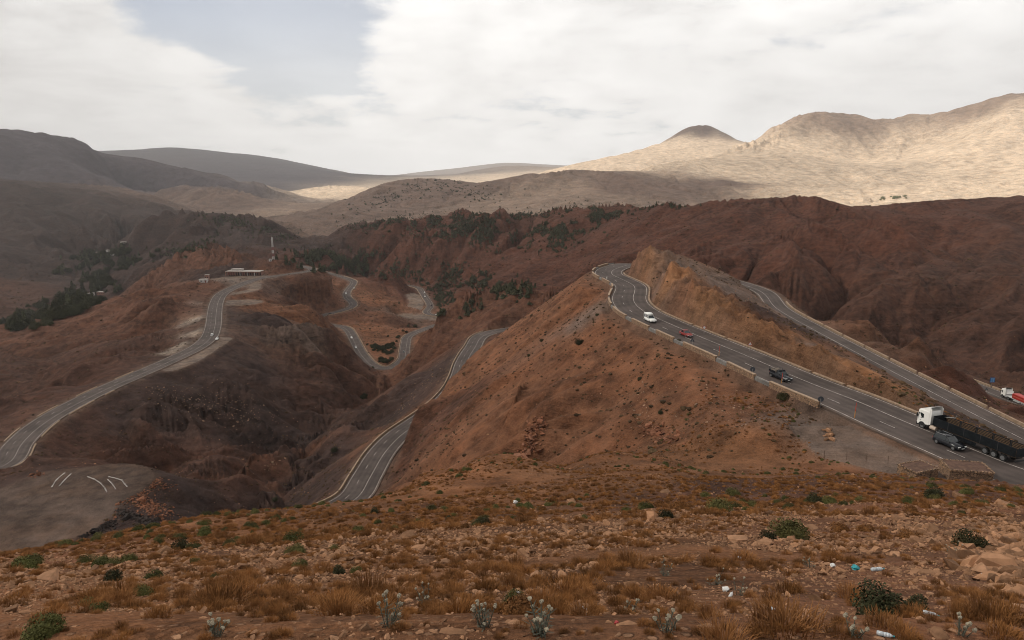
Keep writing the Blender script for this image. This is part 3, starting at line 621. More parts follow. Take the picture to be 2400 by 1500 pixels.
def ribbon(name, P, N, a, b, dz, mat_, parent=None, skirt=0):
    """strip between lateral offsets a and b (arrays or numbers; + is left of travel)"""
    n = len(P); a = np.broadcast_to(a, n); b = np.broadcast_to(b, n)
    L = np.concatenate([P[:, :2] + N * b[:, None], (P[:, 2] + dz)[:, None]], 1); R = np.concatenate([P[:, :2] + N * a[:, None], (P[:, 2] + dz)[:, None]], 1)
    i = np.arange(n - 1)
    if not skirt:
        v = np.concatenate([L, R]); f = np.stack([i, n + i, n + i + 1, i + 1], 1)
    else:
        L2 = L - (0, 0, skirt); R2 = R - (0, 0, skirt); v = np.concatenate([L, R, L2, R2])
        f = np.concatenate([np.stack([i, n + i, n + i + 1, i + 1], 1), np.stack([2 * n + i, i, i + 1, 2 * n + i + 1], 1), np.stack([n + i, 3 * n + i, 3 * n + i + 1, n + i + 1], 1)])
        e = n - 1; f = np.concatenate([f, [[0, 2 * n, 3 * n, n], [e, n + e, 3 * n + e, 2 * n + e]]])
    return link(name, mesh_np(name, v, f), mat_, parent)
def arclen(P): return np.concatenate([[0], np.cumsum(np.linalg.norm(np.diff(P[:, :2], axis=0), axis=1))])
def cut_at(P, s, s0, s1):
    """piece of a road between two distances along it"""
    q = np.concatenate([[s0], s[(s > s0) & (s < s1)], [s1]]); return np.stack([np.interp(q, s, P[:, k]) for k in range(P.shape[1])], 1)
ROADLAB = {'up': 'grey asphalt road with hairpin round the orange rock fin', 'low': 'grey asphalt road curving below the brown slope', 'left': 'grey asphalt road winding along the left ridge into the valley'}
RS = {}
for key, P in ROADS.items():
    T, N = frame(P); s = arclen(P); RS[key] = (P, T, N, s)
    n_ = len(P); cols = [-1, -.78, -.25, .25, .78, 1]; vv = [np.concatenate([P[:, :2] + N * (c_ * P[:, 3])[:, None], P[:, 2:3]], 1) for c_ in cols]
    vv = [vv[0] - (0, 0, .5)] + vv + [vv[-1] - (0, 0, .5)]; i_ = np.arange(n_ - 1); ff = [np.stack([j * n_ + i_, (j + 1) * n_ + i_, (j + 1) * n_ + i_ + 1, j * n_ + i_ + 1], 1) for j in range(len(vv) - 1)]
    rme = mesh_np('road', np.concatenate(vv), np.concatenate(ff)); la = rme.color_attributes.new('lat', 'FLOAT_COLOR', 'POINT'); cc_ = [-1] + cols + [1]
    lv = np.concatenate([np.stack([c_ * P[:, 3], 1 - (1 - abs(c_)) * P[:, 3], 0 * P[:, 3], 1 + 0 * P[:, 3]], 1) for c_ in cc_]); la.data.foreach_set('color', lv.astype(np.float32).ravel())
    road = link('road', rme, asphalt); tag(road, ROADLAB[key], kind='structure')
    hw = P[:, 3]; wl = {'up': .15, 'low': .15, 'left': .13}[key]
    # solid lines
    ribbon('edge_line', P, N, hw - .75, hw - .75 + wl, .012, PAINT, road); ribbon('edge_line', P, N, -hw + .75 - wl, -hw + .75, .012, PAINT, road)
    ctr = {'up': -hw * .22, 'low': hw * .22, 'left': -hw * .2}[key]
    ribbon('centre_line', P, N, ctr - wl / 2, ctr + wl / 2, .012, PAINT, road)
    # broken lane line, each dash a piece
    off = {'up': hw * .38, 'low': -hw * .36, 'left': hw * .36}[key]; smax = {'up': 330, 'low': 1e9, 'left': 520}[key]; smin = {'up': 0, 'low': 395, 'left': 0}[key]
    d0 = smin
    while d0 + 3.2 < min(s[-1], smax):
        q = cut_at(np.column_stack([P, N, np.broadcast_to(off, len(P))]), s, d0, d0 + 3.0)
        ribbon('lane_dash', q[:, :4], q[:, 4:6], q[:, 6] - wl / 2, q[:, 6] + wl / 2, .012, PAINT, road); d0 += 12.5
# ================================================================ walls and kerbs along the roads
MASON = bpy.data.materials.new('stone_masonry'); MASON.use_nodes = True; t = NT(MASON.node_tree); bs = t.n['Principled BSDF']; bs.inputs['Roughness'].default_value = .95
pos = t.node('ShaderNodeNewGeometry').outputs['Position']; sc_ = t.vm('MULTIPLY', pos, (1, 1, 1.6))
vo = t.node('ShaderNodeTexVoronoi', feature='DISTANCE_TO_EDGE', ins={'Vector': sc_, 'Scale': 2.6}); vc = t.node('ShaderNodeTexVoronoi', ins={'Vector': sc_, 'Scale': 2.6})
joint = t.ramp(vo.outputs['Distance'], .02, .09); kk_ = t.ramp(t.node('ShaderNodeSeparateColor', ins={0: vc.outputs['Color']}).outputs[0], 0, 1, .65, 1.25, False)
t.put(bs.inputs['Base Color'], t.mix(joint, (.045, .03, .021, 1), t.vm('SCALE', (.235, .14, .082), scale=kk_)))
t.put(bs.inputs['Normal'], t.node('ShaderNodeBump', ins={'Strength': .8, 'Distance': .08, 'Height': joint}).outputs[0])
COPE = mat('wall_coping', (.27, .19, .128), .9, noise=.2, nscale=1.2)
CONC = mat('weathered_concrete', (.13, .12, .11), .9, noise=.25, nscale=1)
DARKST = mat('dark_rubble', (.085, .065, .055), .95, noise=.4, nscale=2)
def strip_solid(P, N, a, b, z0, z1):
    """a solid wall following the road between lateral offsets a..b, from road+z0 to road+z1"""
    n = len(P); q = []
    for off, dz in ((a, z0), (b, z0), (b, z1), (a, z1)):
        q.append(np.concatenate([P[:, :2] + N * np.broadcast_to(off, n)[:, None], (P[:, 2] + dz)[:, None]], 1))
    v = np.concatenate(q); i = np.arange(n - 1); f = []
    for k in range(4):
        k2 = (k + 1) % 4; f.append(np.stack([k * n + i, k2 * n + i, k2 * n + i + 1, k * n + i + 1], 1))
    f = np.concatenate(f + [np.array([[0, 3 * n, 2 * n, n]]), np.array([[n - 1, 2 * n - 1, 3 * n - 1, 4 * n - 1]])])
    me = mesh_np('wall', v, f); bm = bmesh.new(); bm.from_mesh(me); bmesh.ops.recalc_face_normals(bm, faces=bm.faces); bm.to_mesh(me); bm.free(); return me
def piece(key, s0, s1):
    P, T, N, s = RS[key]; q = cut_at(np.column_stack([P, N]), s, s0, s1); nn = q[:, 4:6] / np.linalg.norm(q[:, 4:6], axis=1)[:, None]; return q[:, :4], nn
def near_s(key, px, py, z):
    P, T, N, s = RS[key]; x, y, _ = PZ(px, py, z); return s[np.argmin((P[:, 0] - x) ** 2 + (P[:, 1] - y) ** 2)]
def seg_s(key, a, b): return sorted((near_s(key, *a), near_s(key, *b)))
def parapet(key, s0, s1, side, label, group, th=.5, z0=-1.9, z1=.75, mt=None, cope=True):
    q, n = piece(key, s0, s1); hw = q[:, 3] + .35
    a, b = (hw, hw + th) if side > 0 else (-hw - th, -hw)
    c = q.mean(0); o = empty('parapet_wall', (0, 0, 0)); tag(o, label, 'wall', group)
    link('masonry', strip_solid(q, n, a, b, z0, z1), mt or MASON, o)
    if cope: link('coping', strip_solid(q, n, a - .06, b + .06, z1 + .002, z1 + .13), COPE, o)
    return o
# outer side of the upper road: stone sections with lower concrete barriers between them  (+ is left of travel = image left)
s_end = near_s('up', 2005, 946, -40); s_hair = near_s('up', 1475, 620, -41.8)
labs = {0: 'stone parapet section ending beside the gravel lot', 1: 'stone parapet section just below the black pickup', 2: 'stone parapet section behind the black pickup', 3: 'stone parapet section below the red saloon'}
d0 = s_end + .4; k = 0; sd = -1
UPSIDE = 1 if (lambda P, N: (P[40, 0] + N[40, 0] * 6) < P[40, 0])(RS['up'][0], RS['up'][2]) else -1
while d0 < s_hair - 4:
    L = (13, 10, 14, 9, 11)[k % 5]; gap = 4.6
    parapet('up', d0, min(d0 + L, s_hair), UPSIDE, labs.get(k, 'distant stone parapet section on the outer edge of the hairpin road'), 'stone parapets along the upper road')
    if d0 + L + gap < s_hair:
        q, n = piece('up', d0 + L + .1, d0 + L + gap - .1); hw = q[:, 3] + .3
        o = link('concrete_barrier', strip_solid(q, n, UPSIDE * hw, UPSIDE * (hw + .45), -1.2, .42), CONC)
        tag(o, {0: 'grey concrete barrier beside the nearest dark round sign', 1: 'grey concrete barrier between two stone parapets by the pickup'}.get(k, 'short grey concrete barrier in a gap of the parapet'), 'barrier', 'concrete barriers between parapets')
    d0 += L + gap; k += 1
# inner kerb below the rock fin, in lengths
s_k0 = near_s('up', 2160, 1000, -40); s_k1 = near_s('up', 1455, 640, -41); d0 = s_k0; k = 0
while d0 < s_k1:
    L = (21, 9, 30, 16)[k % 4]; q, n = piece('up', d0, min(d0 + L, s_k1)); hw = q[:, 3] + .05
    o = link('kerb', strip_solid(q, n, -UPSIDE * hw, -UPSIDE * (hw + .55), -.4, .22), STONE)
    tag(o, 'pale stone kerb length at the foot of the orange rock fin', 'kerb', 'kerb stones along the upper road'); d0 += L + .9; k += 1
# low walls on the return roads
def low_wall(key, s0, s1, side, label, group, L=12, gap=1.0, h=.55, th=.45, z0=-1.2, m=None):
    d = s0
    while d < s1 - 2:
        q, n = piece(key, d, min(d + L, s1)); hw = q[:, 3] + .35
        o = link('low_wall', strip_solid(q, n, side * hw, side * (hw + th), z0, h), m or COPE); tag(o, label, 'wall', group); d += L + gap
a, b = seg_s('up', (1800, 710, -50), (2385, 1018, -54))
low_wall('up', a, b + 4, UPSIDE, 'low pale wall length along the far edge of the first return road', 'low walls of the first return road')
SIDE_LOW = 1 if RS['low'][2][30, 0] > 0 else -1
a, b = seg_s('low', (2400, 950, -77), (2010, 800, -80))
low_wall('low', a - 3, b + 10, SIDE_LOW, 'low pale wall length beside the road of the white flatbed truck', 'low walls of the second return road')
a, b = seg_s('low', (1137, 783, -108), (822, 1172, -100)); i_ = np.argmin(abs(RS['low'][3] - (a + b) / 2)); SL = 1 if RS['low'][2][i_, 0] < 0 else -1
low_wall('low', a - 4, b + 12, SL, 'low weathered wall length on the outer edge of the middle road', 'low walls of the middle road', L=14, gap=.8, h=.7)
a, b = seg_s('left', (398, 845, -113), (0, 1093, -113)); i_ = np.argmin(abs(RS['left'][3] - (a + b) / 2)); SLf = 1 if RS['left'][2][i_, 0] > 0 else -1
low_wall('left', a, b - 60, SLf, 'low pale kerb length on the gully side of the left road', 'kerbs of the left road', L=22, gap=9, h=.3)
low_wall('left', a, b - 20, -SLf, 'low pale kerb length on the hill side of the left road', 'kerbs of the left road hill side', L=16, gap=14, h=.3)
for (p, q_), nm in ((((799, 648, -149), (759, 738, -158)), 'S-shaped'), (((804, 766, -161), (965, 783, -168)), 'U-shaped'), (((1040, 740, -175), (944, 668, -183)), 'far')):
    a, b = seg_s('left', p, q_); low_wall('left', a, b, 1, 'thin pale parapet length along the ' + nm + ' valley bend', 'parapets of the ' + nm + ' bend', L=26, gap=2.5, h=.6)

# ================================================================ vehicles
GLASS = mat('dark_glass', (.012, .016, .018), .12, spec=.4); TYRE = mat('tyre_rubber', (.018, .018, .018), .85); RIM = mat('alloy_rim', (.20, .20, .205), .45, metal=.6)
BLACKP = mat('black_plastic', (.02, .02, .021), .6); LAMP = mat('lamp_lens', (.72, .72, .70), .15); REDL = mat('tail_lens', (.35, .02, .015), .2); PLATE = mat('number_plate', (.65, .65, .62), .5); CHROME = mat('steel', (.35, .35, .35), .4, metal=.8)
def paint(name, c, r=.35): return mat('paint_' + name, c, r, spec=.28)
WHITE = paint('white', (.72, .71, .68), .35); BLACK = paint('black', (.012, .013, .016), .2); RED = paint('red', (.22, .025, .022)); GREYP = paint('grey', (.14, .14, .145)); SILV = paint('silver', (.45, .45, .44))
def loft(stations):
    """rings of (x, [(y, z), ...]) joined along x"""
    mb = MB(); m = len(stations[0][1]); v = [(x, y, z) for x, r in stations for y, z in r]; f = []
    for i in range(len(stations) - 1):
        for j in range(m): f.append((i * m + j, i * m + (j + 1) % m, (i + 1) * m + (j + 1) % m, (i + 1) * m + j))
    f += [tuple(range(m)), tuple(range((len(stations) - 1) * m, len(stations) * m))]
    return mb.add(v, f)
def body_ring(w, zb, zm, zt, k=.93): return [(-w * .94, zb), (-w, zb + .12), (-w, zm), (-w * k, zt), (w * k, zt), (w, zm), (w, zb + .12), (w * .94, zb)]
def wheel(parent, x, y, r, wd=.22):
    sg = 1 if y > 0 else -1
    o = MB().tube((0, -wd / 2, 0), (0, wd / 2, 0), r, n=18).obj('wheel', TYRE, parent); o.location = (x, y, r)
    MB().tube((0, 0, 0), (0, sg * (wd / 2 + .012), 0), r * .64, n=14).obj('rim', RIM, o); return o
def place(o, key, px, py, z, lateral=None, flip=False):
    """stand a vehicle on a road, in line with it"""
    P, T, N, s = RS[key]; x, y, _ = PZ(px, py, z); i = np.argmin((P[:, 0] - x) ** 2 + (P[:, 1] - y) ** 2)
    o.location = (x, y, P[i, 2] + .015); a = math.atan2(T[i, 1], T[i, 0]) + (math.pi if flip else 0)
    g = (P[min(i + 2, len(P) - 1), 2] - P[max(i - 2, 0), 2]) / max(np.linalg.norm(P[min(i + 2, len(P) - 1), :2] - P[max(i - 2, 0), :2]), .1) * (-1 if flip else 1)
    o.rotation_euler = (0, -math.atan(g), a); return o
def passenger_car(name, label, paint_, L=4.4, W=1.8, H=1.6, kind='suv', cat='car', group=None, rack=False, roofm=None):
    o = empty(name); tag(o, label, cat, group); h = W / 2; r = .34 if kind != 'saloon' else .31; zb = .28 if kind != 'saloon' else .2; belt = H * .62; f = L / 2
    hood = belt - (.06 if kind == 'suv' else .10)
    st = [(-f, body_ring(h * .86, zb + .15, zb + .35, belt - .08)), (-f + .12, body_ring(h * .97, zb, zb + .35, belt)), (-f * .55, body_ring(h, zb, zb + .35, belt)), (f * .30, body_ring(h, zb, zb + .35, belt - .01)),
          (f * .45, body_ring(h * .99, zb, zb + .33, hood)), (f - .25, body_ring(h * .95, zb, zb + .3, hood - .1)), (f, body_ring(h * .82, zb + .08, zb + .28, hood - .26))]
    loft(st).obj('body', paint_, o, True)
    rear = -f + .10 if kind in ('suv', 'van') else (-f + .75); front = f * .38
    if kind == 'pickup': rear = -f * .10
    def cab(w, zt): return [(-w, belt - .03), (-w * .84, zt), (w * .84, zt), (w, belt - .03)]
    tumble = .22 if kind == 'suv' else .45
    if kind == 'pickup': tumble = .08
    k = h * .95
    loft([(rear, [(-k, belt - .04), (-k, belt - .02), (k, belt - .02), (k, belt - .04)]), (rear + tumble, cab(k, H - .05)), (front - .85, cab(k, H - .05)), (front + .02, [(-k, belt - .04), (-k * .97, belt - .02), (k * .97, belt - .02), (k, belt - .04)])]).obj('windows', GLASS, o)
    rf = loft([(rear + tumble - .04, [(-k * .84, H - .07), (-k * .80, H - .02), (k * .80, H - .02), (k * .84, H - .07)]), ((rear + front) / 2, [(-k * .86, H - .06), (-k * .80, H), (k * .80, H), (k * .86, H - .06)]), (front - .80, [(-k * .84, H - .08), (-k * .80, H - .04), (k * .80, H - .04), (k * .84, H - .08)])]).obj('roof', roofm or paint_, o, True)
    for sgn in (-1, 1):     # pillars
        for xx in ((rear + tumble * .6, rear + tumble), (0 if kind != 'pickup' else front - .9, 0 if kind != 'pickup' else front - .88), (front - .02, front - .83)):
            MB().tube((xx[0], sgn * k * .985, belt - .02), (xx[1], sgn * k * .86, H - .06), .035, n=5).obj('pillar', paint_, o)
    for sgn in (-1, 1):
        wheel(o, f - .82, sgn * (h - .10), r); wheel(o, -f + .80, sgn * (h - .10), r)
        MB().box((f - .10, sgn * h * .62, hood - .28), (.2, .38, .15)).obj('headlight', LAMP, o); MB().box((-f + .04, sgn * h * .74, belt - .22), (.12, .22, .22)).obj('tail_light', REDL, o)
        MB().box((front - .12, sgn * (h + .10), belt + .06), (.12, .2, .14)).obj('mirror', BLACKP, o)
    MB().box((f - .02, 0, zb + .16), (.14, W * .86, .2)).obj('bumper', BLACKP, o); MB().box((f + .062, 0, zb + .2), (.02, .5, .11)).obj('number_plate', PLATE, o)
    if rack:
        for sgn in (-1, 1): MB().box(((rear + front - .8) / 2, sgn * k * .74, H + .05), (1.7, .04, .05)).obj('roof_rail', CHROME, o)
    return o
suv = passenger_car('car', 'black sport utility car passing the long black trailer', BLACK, 4.45, 1.86, 1.66, 'suv', rack=True, roofm=paint('gloss_black', (.02, .021, .023), .12))
place(suv, 'up', 2224, 1046, -40, flip=False)
# the near car lane runs towards the viewer: the road is stored from the viewer outwards
for o_, px_, py_ in ((suv, 2224, 1046),): place(o_, 'up', px_, py_, -40, flip=True)
redc = place(passenger_car('car', 'red saloon car between the white van and the black pickup', RED, 4.25, 1.72, 1.46, 'saloon'), 'up', 1608, 787, -40, flip=True)
# pickup with a rack of goods in the bed
pk = passenger_car('pickup_truck', 'black pickup truck with loaded bed on the upper road', BLACK, 5.2, 1.85, 1.85, 'pickup', 'pickup'); place(pk, 'up', 1829, 888, -40, flip=True)
for sgn in (-1, 1): MB().box((-1.65, sgn * .9, 1.28), (1.9, .06, .42)).obj('bed_side', BLACK, pk)
MB().box((-2.58, 0, 1.28), (.06, 1.8, .42)).obj('tailgate', BLACK, pk)
for sgn in (-1, 1):
    for xx in (-2.5, -1.65, -.75): MB().tube((xx, sgn * .88, 1.3), (xx, sgn * .88, 1.95), .035, n=6).obj('rack_post', BLACKP, pk)
    MB().tube((-2.5, sgn * .88, 1.95), (-.75, sgn * .88, 1.95), .035, n=6).obj('rack_rail', BLACKP, pk)
ld = tag(MB().box((0, 0, .25), (1.5, 1.4, .5), taper=(.85, .8)).box((.35, .2, .62), (.6, .7, .3), .4, (.8, .8)).box((-.45, -.3, .6), (.5, .55, .26), .2, (.85, .8)).obj('cargo', mat('sacking', (.16, .13, .105), .9, noise=.3, nscale=3)), 'brown sacks heaped in the bed of the black pickup', 'cargo')
ld.rotation_euler = pk.rotation_euler; ld.location = pk.matrix_basis @ Vector((-1.6, 0, 1.1))
# white van with a raised load cover
vn = passenger_car('van', 'white van with raised canopy behind the red saloon', WHITE, 4.9, 1.85, 1.85, 'pickup', 'van'); place(vn, 'up', 1524, 754, -40.2, flip=True)
loft([(-2.38, [(-.86, 1.1), (-.84, 1.95), (.84, 1.95), (.86, 1.1)]), (-.35, [(-.88, 1.1), (-.84, 1.95), (.84, 1.95), (.88, 1.1)])]).obj('canopy_frame', mat('van_side_glass', (.10, .10, .105), .3), vn)
loft([(-2.5, [(-.92, 1.94), (-.84, 2.22), (.84, 2.22), (.92, 1.94)]), (-1.4, [(-.95, 1.94), (-.86, 2.34), (.86, 2.34), (.95, 1.94)]), (-.1, [(-.92, 1.92), (-.84, 2.16), (.84, 2.16), (.92, 1.92)])]).obj('canopy_roof', WHITE, vn, True)
for sgn in (-1, 1):
    for xx in (-2.36, -1.4, -.4): MB().box((xx, sgn * .885, 1.52), (.12, .05, .9)).obj('canopy_post', WHITE, vn)

# articulated lorries
WOOD = mat('trailer_planks', (.095, .058, .032), .85, noise=.35, nscale=4)
def tractor(o, kind):
    cabw = 1.24
    loft([(-.95, [(-cabw, .95), (-cabw, 3.05), (-cabw * .9, 3.2), (cabw * .9, 3.2), (cabw, 3.05), (cabw, .95)]), (.75, [(-cabw, .75), (-cabw, 3.0), (-cabw * .92, 3.2), (cabw * .92, 3.2), (cabw, 3.0), (cabw, .75)]),
          (1.12, [(-cabw * .97, .6), (-cabw * .95, 2.5), (-cabw * .86, 2.98), (cabw * .86, 2.98), (cabw * .95, 2.5), (cabw * .97, .6)]), (1.25, [(-cabw * .9, .6), (-cabw * .9, 1.6), (-cabw * .8, 2.0), (cabw * .8, 2.0), (cabw * .9, 1.6), (cabw * .9, .6)])]).obj('cab', WHITE, o)
    # roof spoiler: two cheeks and a sloping top, open behind
    sp = MB(); sp.add([(.72, -1.1, 3.2), (.72, 1.1, 3.2), (-.95, 1.14, 3.86), (-.95, -1.14, 3.86)], [(0, 1, 2, 3)]); sp.add([(.72, -1.08, 3.14), (.72, 1.08, 3.14), (-.95, 1.1, 3.80), (-.95, -1.1, 3.80)], [(0, 3, 2, 1)])
    for sgn in (-1, 1): sp.add([(.72, sgn * 1.1, 3.18), (-.95, sgn * 1.14, 3.84), (-1.25, sgn * 1.14, 3.6), (-1.25, sgn * 1.2, 1.1), (-.94, sgn * 1.22, 1.0), (-.94, sgn * 1.22, 3.05)], [(0, 1, 2, 3, 4, 5)])
    sp.obj('roof_spoiler', WHITE, o)
    for sgn in (-1, 1):
        MB().add([(1.02, sgn * 1.215, 2.55), (1.12, sgn * 1.20, 1.85), (.45, sgn * 1.262, 1.72), (.02, sgn * 1.262, 1.85), (.02, sgn * 1.262, 2.45), (.5, sgn * 1.262, 2.58)], [(0, 1, 2, 3, 4, 5)]).obj('side_window', GLASS, o)
        MB().box((.55, sgn * 1.262, 1.35), (.22, .03, .05)).obj('door_handle', BLACKP, o); MB().box((1.1, sgn * 1.42, 2.1), (.12, .22, .65)).obj('mirror', BLACKP, o)
        MB().prism([(.95 + .62 * math.cos(a_), .55 + .62 * math.sin(a_)) for a_ in np.linspace(0, math.pi, 9)], sgn * 1.0, sgn * 1.285).obj('wheel_arch', BLACKP, o).location = (-.75, 0, 0)
        wheel(o, .2, sgn * 1.08, .5, .32); wheel(o, -3.15, sgn * 1.0, .5, .55)
        MB().tube((-1.25, sgn * 1.0, .72), (-2.3, sgn * 1.0, .72), .33, n=12).obj('fuel_tank', CHROME if kind else mat('tank_pale', (.45, .36, .29), .6), o)
        MB().box((1.2, sgn * .95, .82), (.16, .42, .22)).obj('headlight', LAMP, o)
    MB().add([(1.262, -1.02, 1.72), (1.262, 1.02, 1.72), (1.09, 1.0, 2.72), (1.09, -1.0, 2.72)], [(0, 1, 2, 3)]).obj('windscreen', GLASS, o)
    MB().box((1.24, 0, .6), (.2, 2.36, .42)).obj('bumper', BLACKP, o); MB().box((-1.4, 0, .75), (5.0, .9, .28)).obj('chassis', BLACKP, o)
lorry = empty('articulated_lorry'); tag(lorry, 'long black flatbed lorry with white cab beside the gravel lot', 'lorry'); tractor(lorry, 0)
TB = mat('trailer_black', (.009, .011, .013), .6, noise=.3, nscale=2, spec=.08); Lb = 13.4; x1 = -1.75; x0 = x1 - Lb
MB().box(((x0 + x1) / 2, 0, 1.28), (Lb, 2.5, .16)).obj('deck', WOOD, lorry); MB().box(((x0 + x1) / 2, 0, 1.02), (Lb - .6, 1.0, .34)).obj('chassis', TB, lorry)
for k in range(5):      # drop-side boards with their posts
    a_, b_ = x0 + Lb * k / 5, x0 + Lb * (k + 1) / 5
    for sgn in (-1, 1):
        MB().box(((a_ + b_) / 2, sgn * 1.26, 1.92), (Lb / 5 - .08, .07, 1.30)).obj('side_board', TB, lorry)
        if k: MB().box((a_, sgn * 1.27, 1.90), (.1, .13, 1.42)).obj('side_post', BLACKP, lorry)
        for zz_ in (1.5, 1.72, 1.94, 2.16, 2.38): MB().box(((a_ + b_) / 2, sgn * 1.205, zz_), (Lb / 5 - .35, .03, .11)).obj('slat', WOOD, lorry)
for k in range(9): MB().box((x0 + .8 + k * 1.45, 0, 1.372), (1.38, 2.36, .02)).obj('deck_plank', WOOD, lorry)
MB().box((x0 - .03, 0, 1.92), (.07, 2.5, 1.30)).obj('tailboard', TB, lorry); MB().box((x1 + .02, 0, 1.98), (.08, 2.5, 1.5)).obj('headboard', TB, lorry)
MB().tube((x1 + .1, -1.0, 2.3), (x1 - 1.7, -1.15, 2.75), .05, n=6).tube((x1 - 1.7, -1.15, 2.75), (x1 - 1.9, -1.15, 3.2), .05, n=6).obj('folded_arm', CHROME, lorry)
for xx in (-10.6, -11.95, -13.3):
    for sgn in (-1, 1): wheel(lorry, xx, sgn * 1.0, .5, .42)
for sgn in (-1, 1): MB().box((-6.2, sgn * 1.05, .75), (5.6, .06, .55)).obj('side_guard', TB, lorry)
MB().box((x0 + .1, 0, .62), (.14, 2.3, .16)).obj('rear_bar', BLACKP, lorry)
place(lorry, 'up', 2176, 1003, -40)
lorry2 = empty('articulated_lorry'); tag(lorry2, 'white flatbed lorry with red cargo on the lower return road', 'lorry'); tractor(lorry2, 1)
MB().box((-7.4, 0, 1.2), (11.5, 2.45, .2)).obj('deck', SILV, lorry2); MB().box((-7.4, 0, .95), (10.8, .9, .3)).obj('chassis', TB, lorry2); MB().box((-9.2, 0, .72), (7.0, 2.4, .3)).obj('side_guard', SILV, lorry2)
MB().box((-1.9, 0, 2.35), (.12, 2.3, 1.0)).box((-2.2, 0, 2.1), (.5, 2.3, .2)).obj('headboard', WHITE, lorry2)
for xx in (-9.6, -10.9, -12.2):
    for sgn in (-1, 1): wheel(lorry2, xx, sgn * 1.0, .5, .42)
place(lorry2, 'low', 2358, 931, -77.3)
lc = tag(loft([(-4.0, [(-1.15, 0), (-1.2, .2), (-1.2, 1.55), (-1.0, 1.7), (1.0, 1.7), (1.2, 1.55), (1.2, .2), (1.15, 0)]), (3.6, [(-1.15, 0), (-1.2, .2), (-1.2, 1.55), (-1.0, 1.7), (1.0, 1.7), (1.2, 1.55), (1.2, .2), (1.15, 0)])]).obj('cargo', mat('red_tarpaulin', (.30, .018, .012), .5, noise=.3, nscale=1.5)), 'bright red covered load on the white flatbed lorry', 'cargo')
bpy.context.view_layer.update(); lc.rotation_euler = lorry2.rotation_euler; lc.location = lorry2.matrix_basis @ Vector((-8.6, 0, 1.3))
MB().box((-.2, 1.215, .85), (6.6, .02, .28)).obj('stripe', mat('tarp_stripe', (.42, .10, .07), .5), lc); MB().box((-.2, -1.215, .85), (6.6, .02, .28)).obj('stripe', mat('tarp_stripe', (.42, .10, .07), .5), lc)
# small cars far off: one mesh for the body, one for the windows
def far_car_meshes():
    h = .86; b = loft([(-2.1, body_ring(h * .9, .25, .55, .9)), (-1.2, body_ring(h, .2, .55, 1.0)), (.7, body_ring(h, .2, .55, .98)), (1.9, body_ring(h * .95, .22, .5, .8)), (2.1, body_ring(h * .8, .3, .5, .7))]).mesh('body')
    g = loft([(-1.75, [(-.8, .96), (-.8, .98), (.8, .98), (.8, .96)]), (-1.3, [(-.8, .96), (-.68, 1.38), (.68, 1.38), (.8, .96)]), (.2, [(-.8, .96), (-.68, 1.38), (.68, 1.38), (.8, .96)]), (.95, [(-.78, .94), (-.76, .96), (.76, .96), (.78, .94)])]).mesh('windows'); g.materials.append(GLASS)
    r = MB().box((-.55, 0, 1.40), (1.5, 1.34, .05)).mesh('roof'); w_ = MB().tube((0, -.12, 0), (0, .12, 0), .3, n=10)
    w_ = w_.mesh('wheel'); w_.materials.append(TYRE); return b, g, r, w_
fb, fg, fr, fw = far_car_meshes(); FARC = {}
def far_car(px, py, z, key, paint_, label, flip=False, lift=0):
    o = empty('car'); tag(o, label, 'car', 'small cars far below'); kk = paint_.name
    if kk not in FARC:
        b2, r2 = fb.copy(), fr.copy(); b2.materials.append(paint_); r2.materials.append(paint_); FARC[kk] = (b2, r2)
    for nm, me in (('body', FARC[kk][0]), ('windows', fg), ('roof', FARC[kk][1])): link(nm, me, None, o)
    for xx in (-1.3, 1.3):
        for sgn in (-1, 1): link('wheel', fw, None, o).location = (xx, sgn * .74, .3)
    place(o, key, px, py, z, flip=flip); return o
for a in ((497, 786, -113, 'left', WHITE, 'white car on the sharp turn of the left road'), (509, 796, -113.2, 'left', WHITE, 'white car parked in the gravel layby by the left road', True), (730, 634.5, -113, 'left', BLACK, 'dark car at the far bend beyond the shop'),
          (830, 674, -152, 'left', WHITE, 'white car on the upper curl of the S-shaped bend', True), (811, 688, -154, 'left', WHITE, 'white car in the middle of the S-shaped bend'), (773, 736.5, -157.6, 'left', BLACK, 'dark car leaving the foot of the S-shaped bend'),
          (824, 792, -161.7, 'left', WHITE, 'upper white car on the left arm of the U-shaped bend'), (834, 815, -162.8, 'left', WHITE, 'lower white car on the left arm of the U-shaped bend'), (946, 826, -167, 'left', GREYP, 'grey car on the right arm of the U-shaped bend', True),
          (995, 686, -180, 'left', WHITE, 'topmost white car on the far winding road', True), (996, 696, -179, 'left', WHITE, 'second white car on the far winding road', True), (1011, 717, -177.3, 'left', BLACK, 'dark car on the far winding road', True), (1024, 738, -175.5, 'left', WHITE, 'white car where the far road meets the brown hill')):
    far_car(*a)

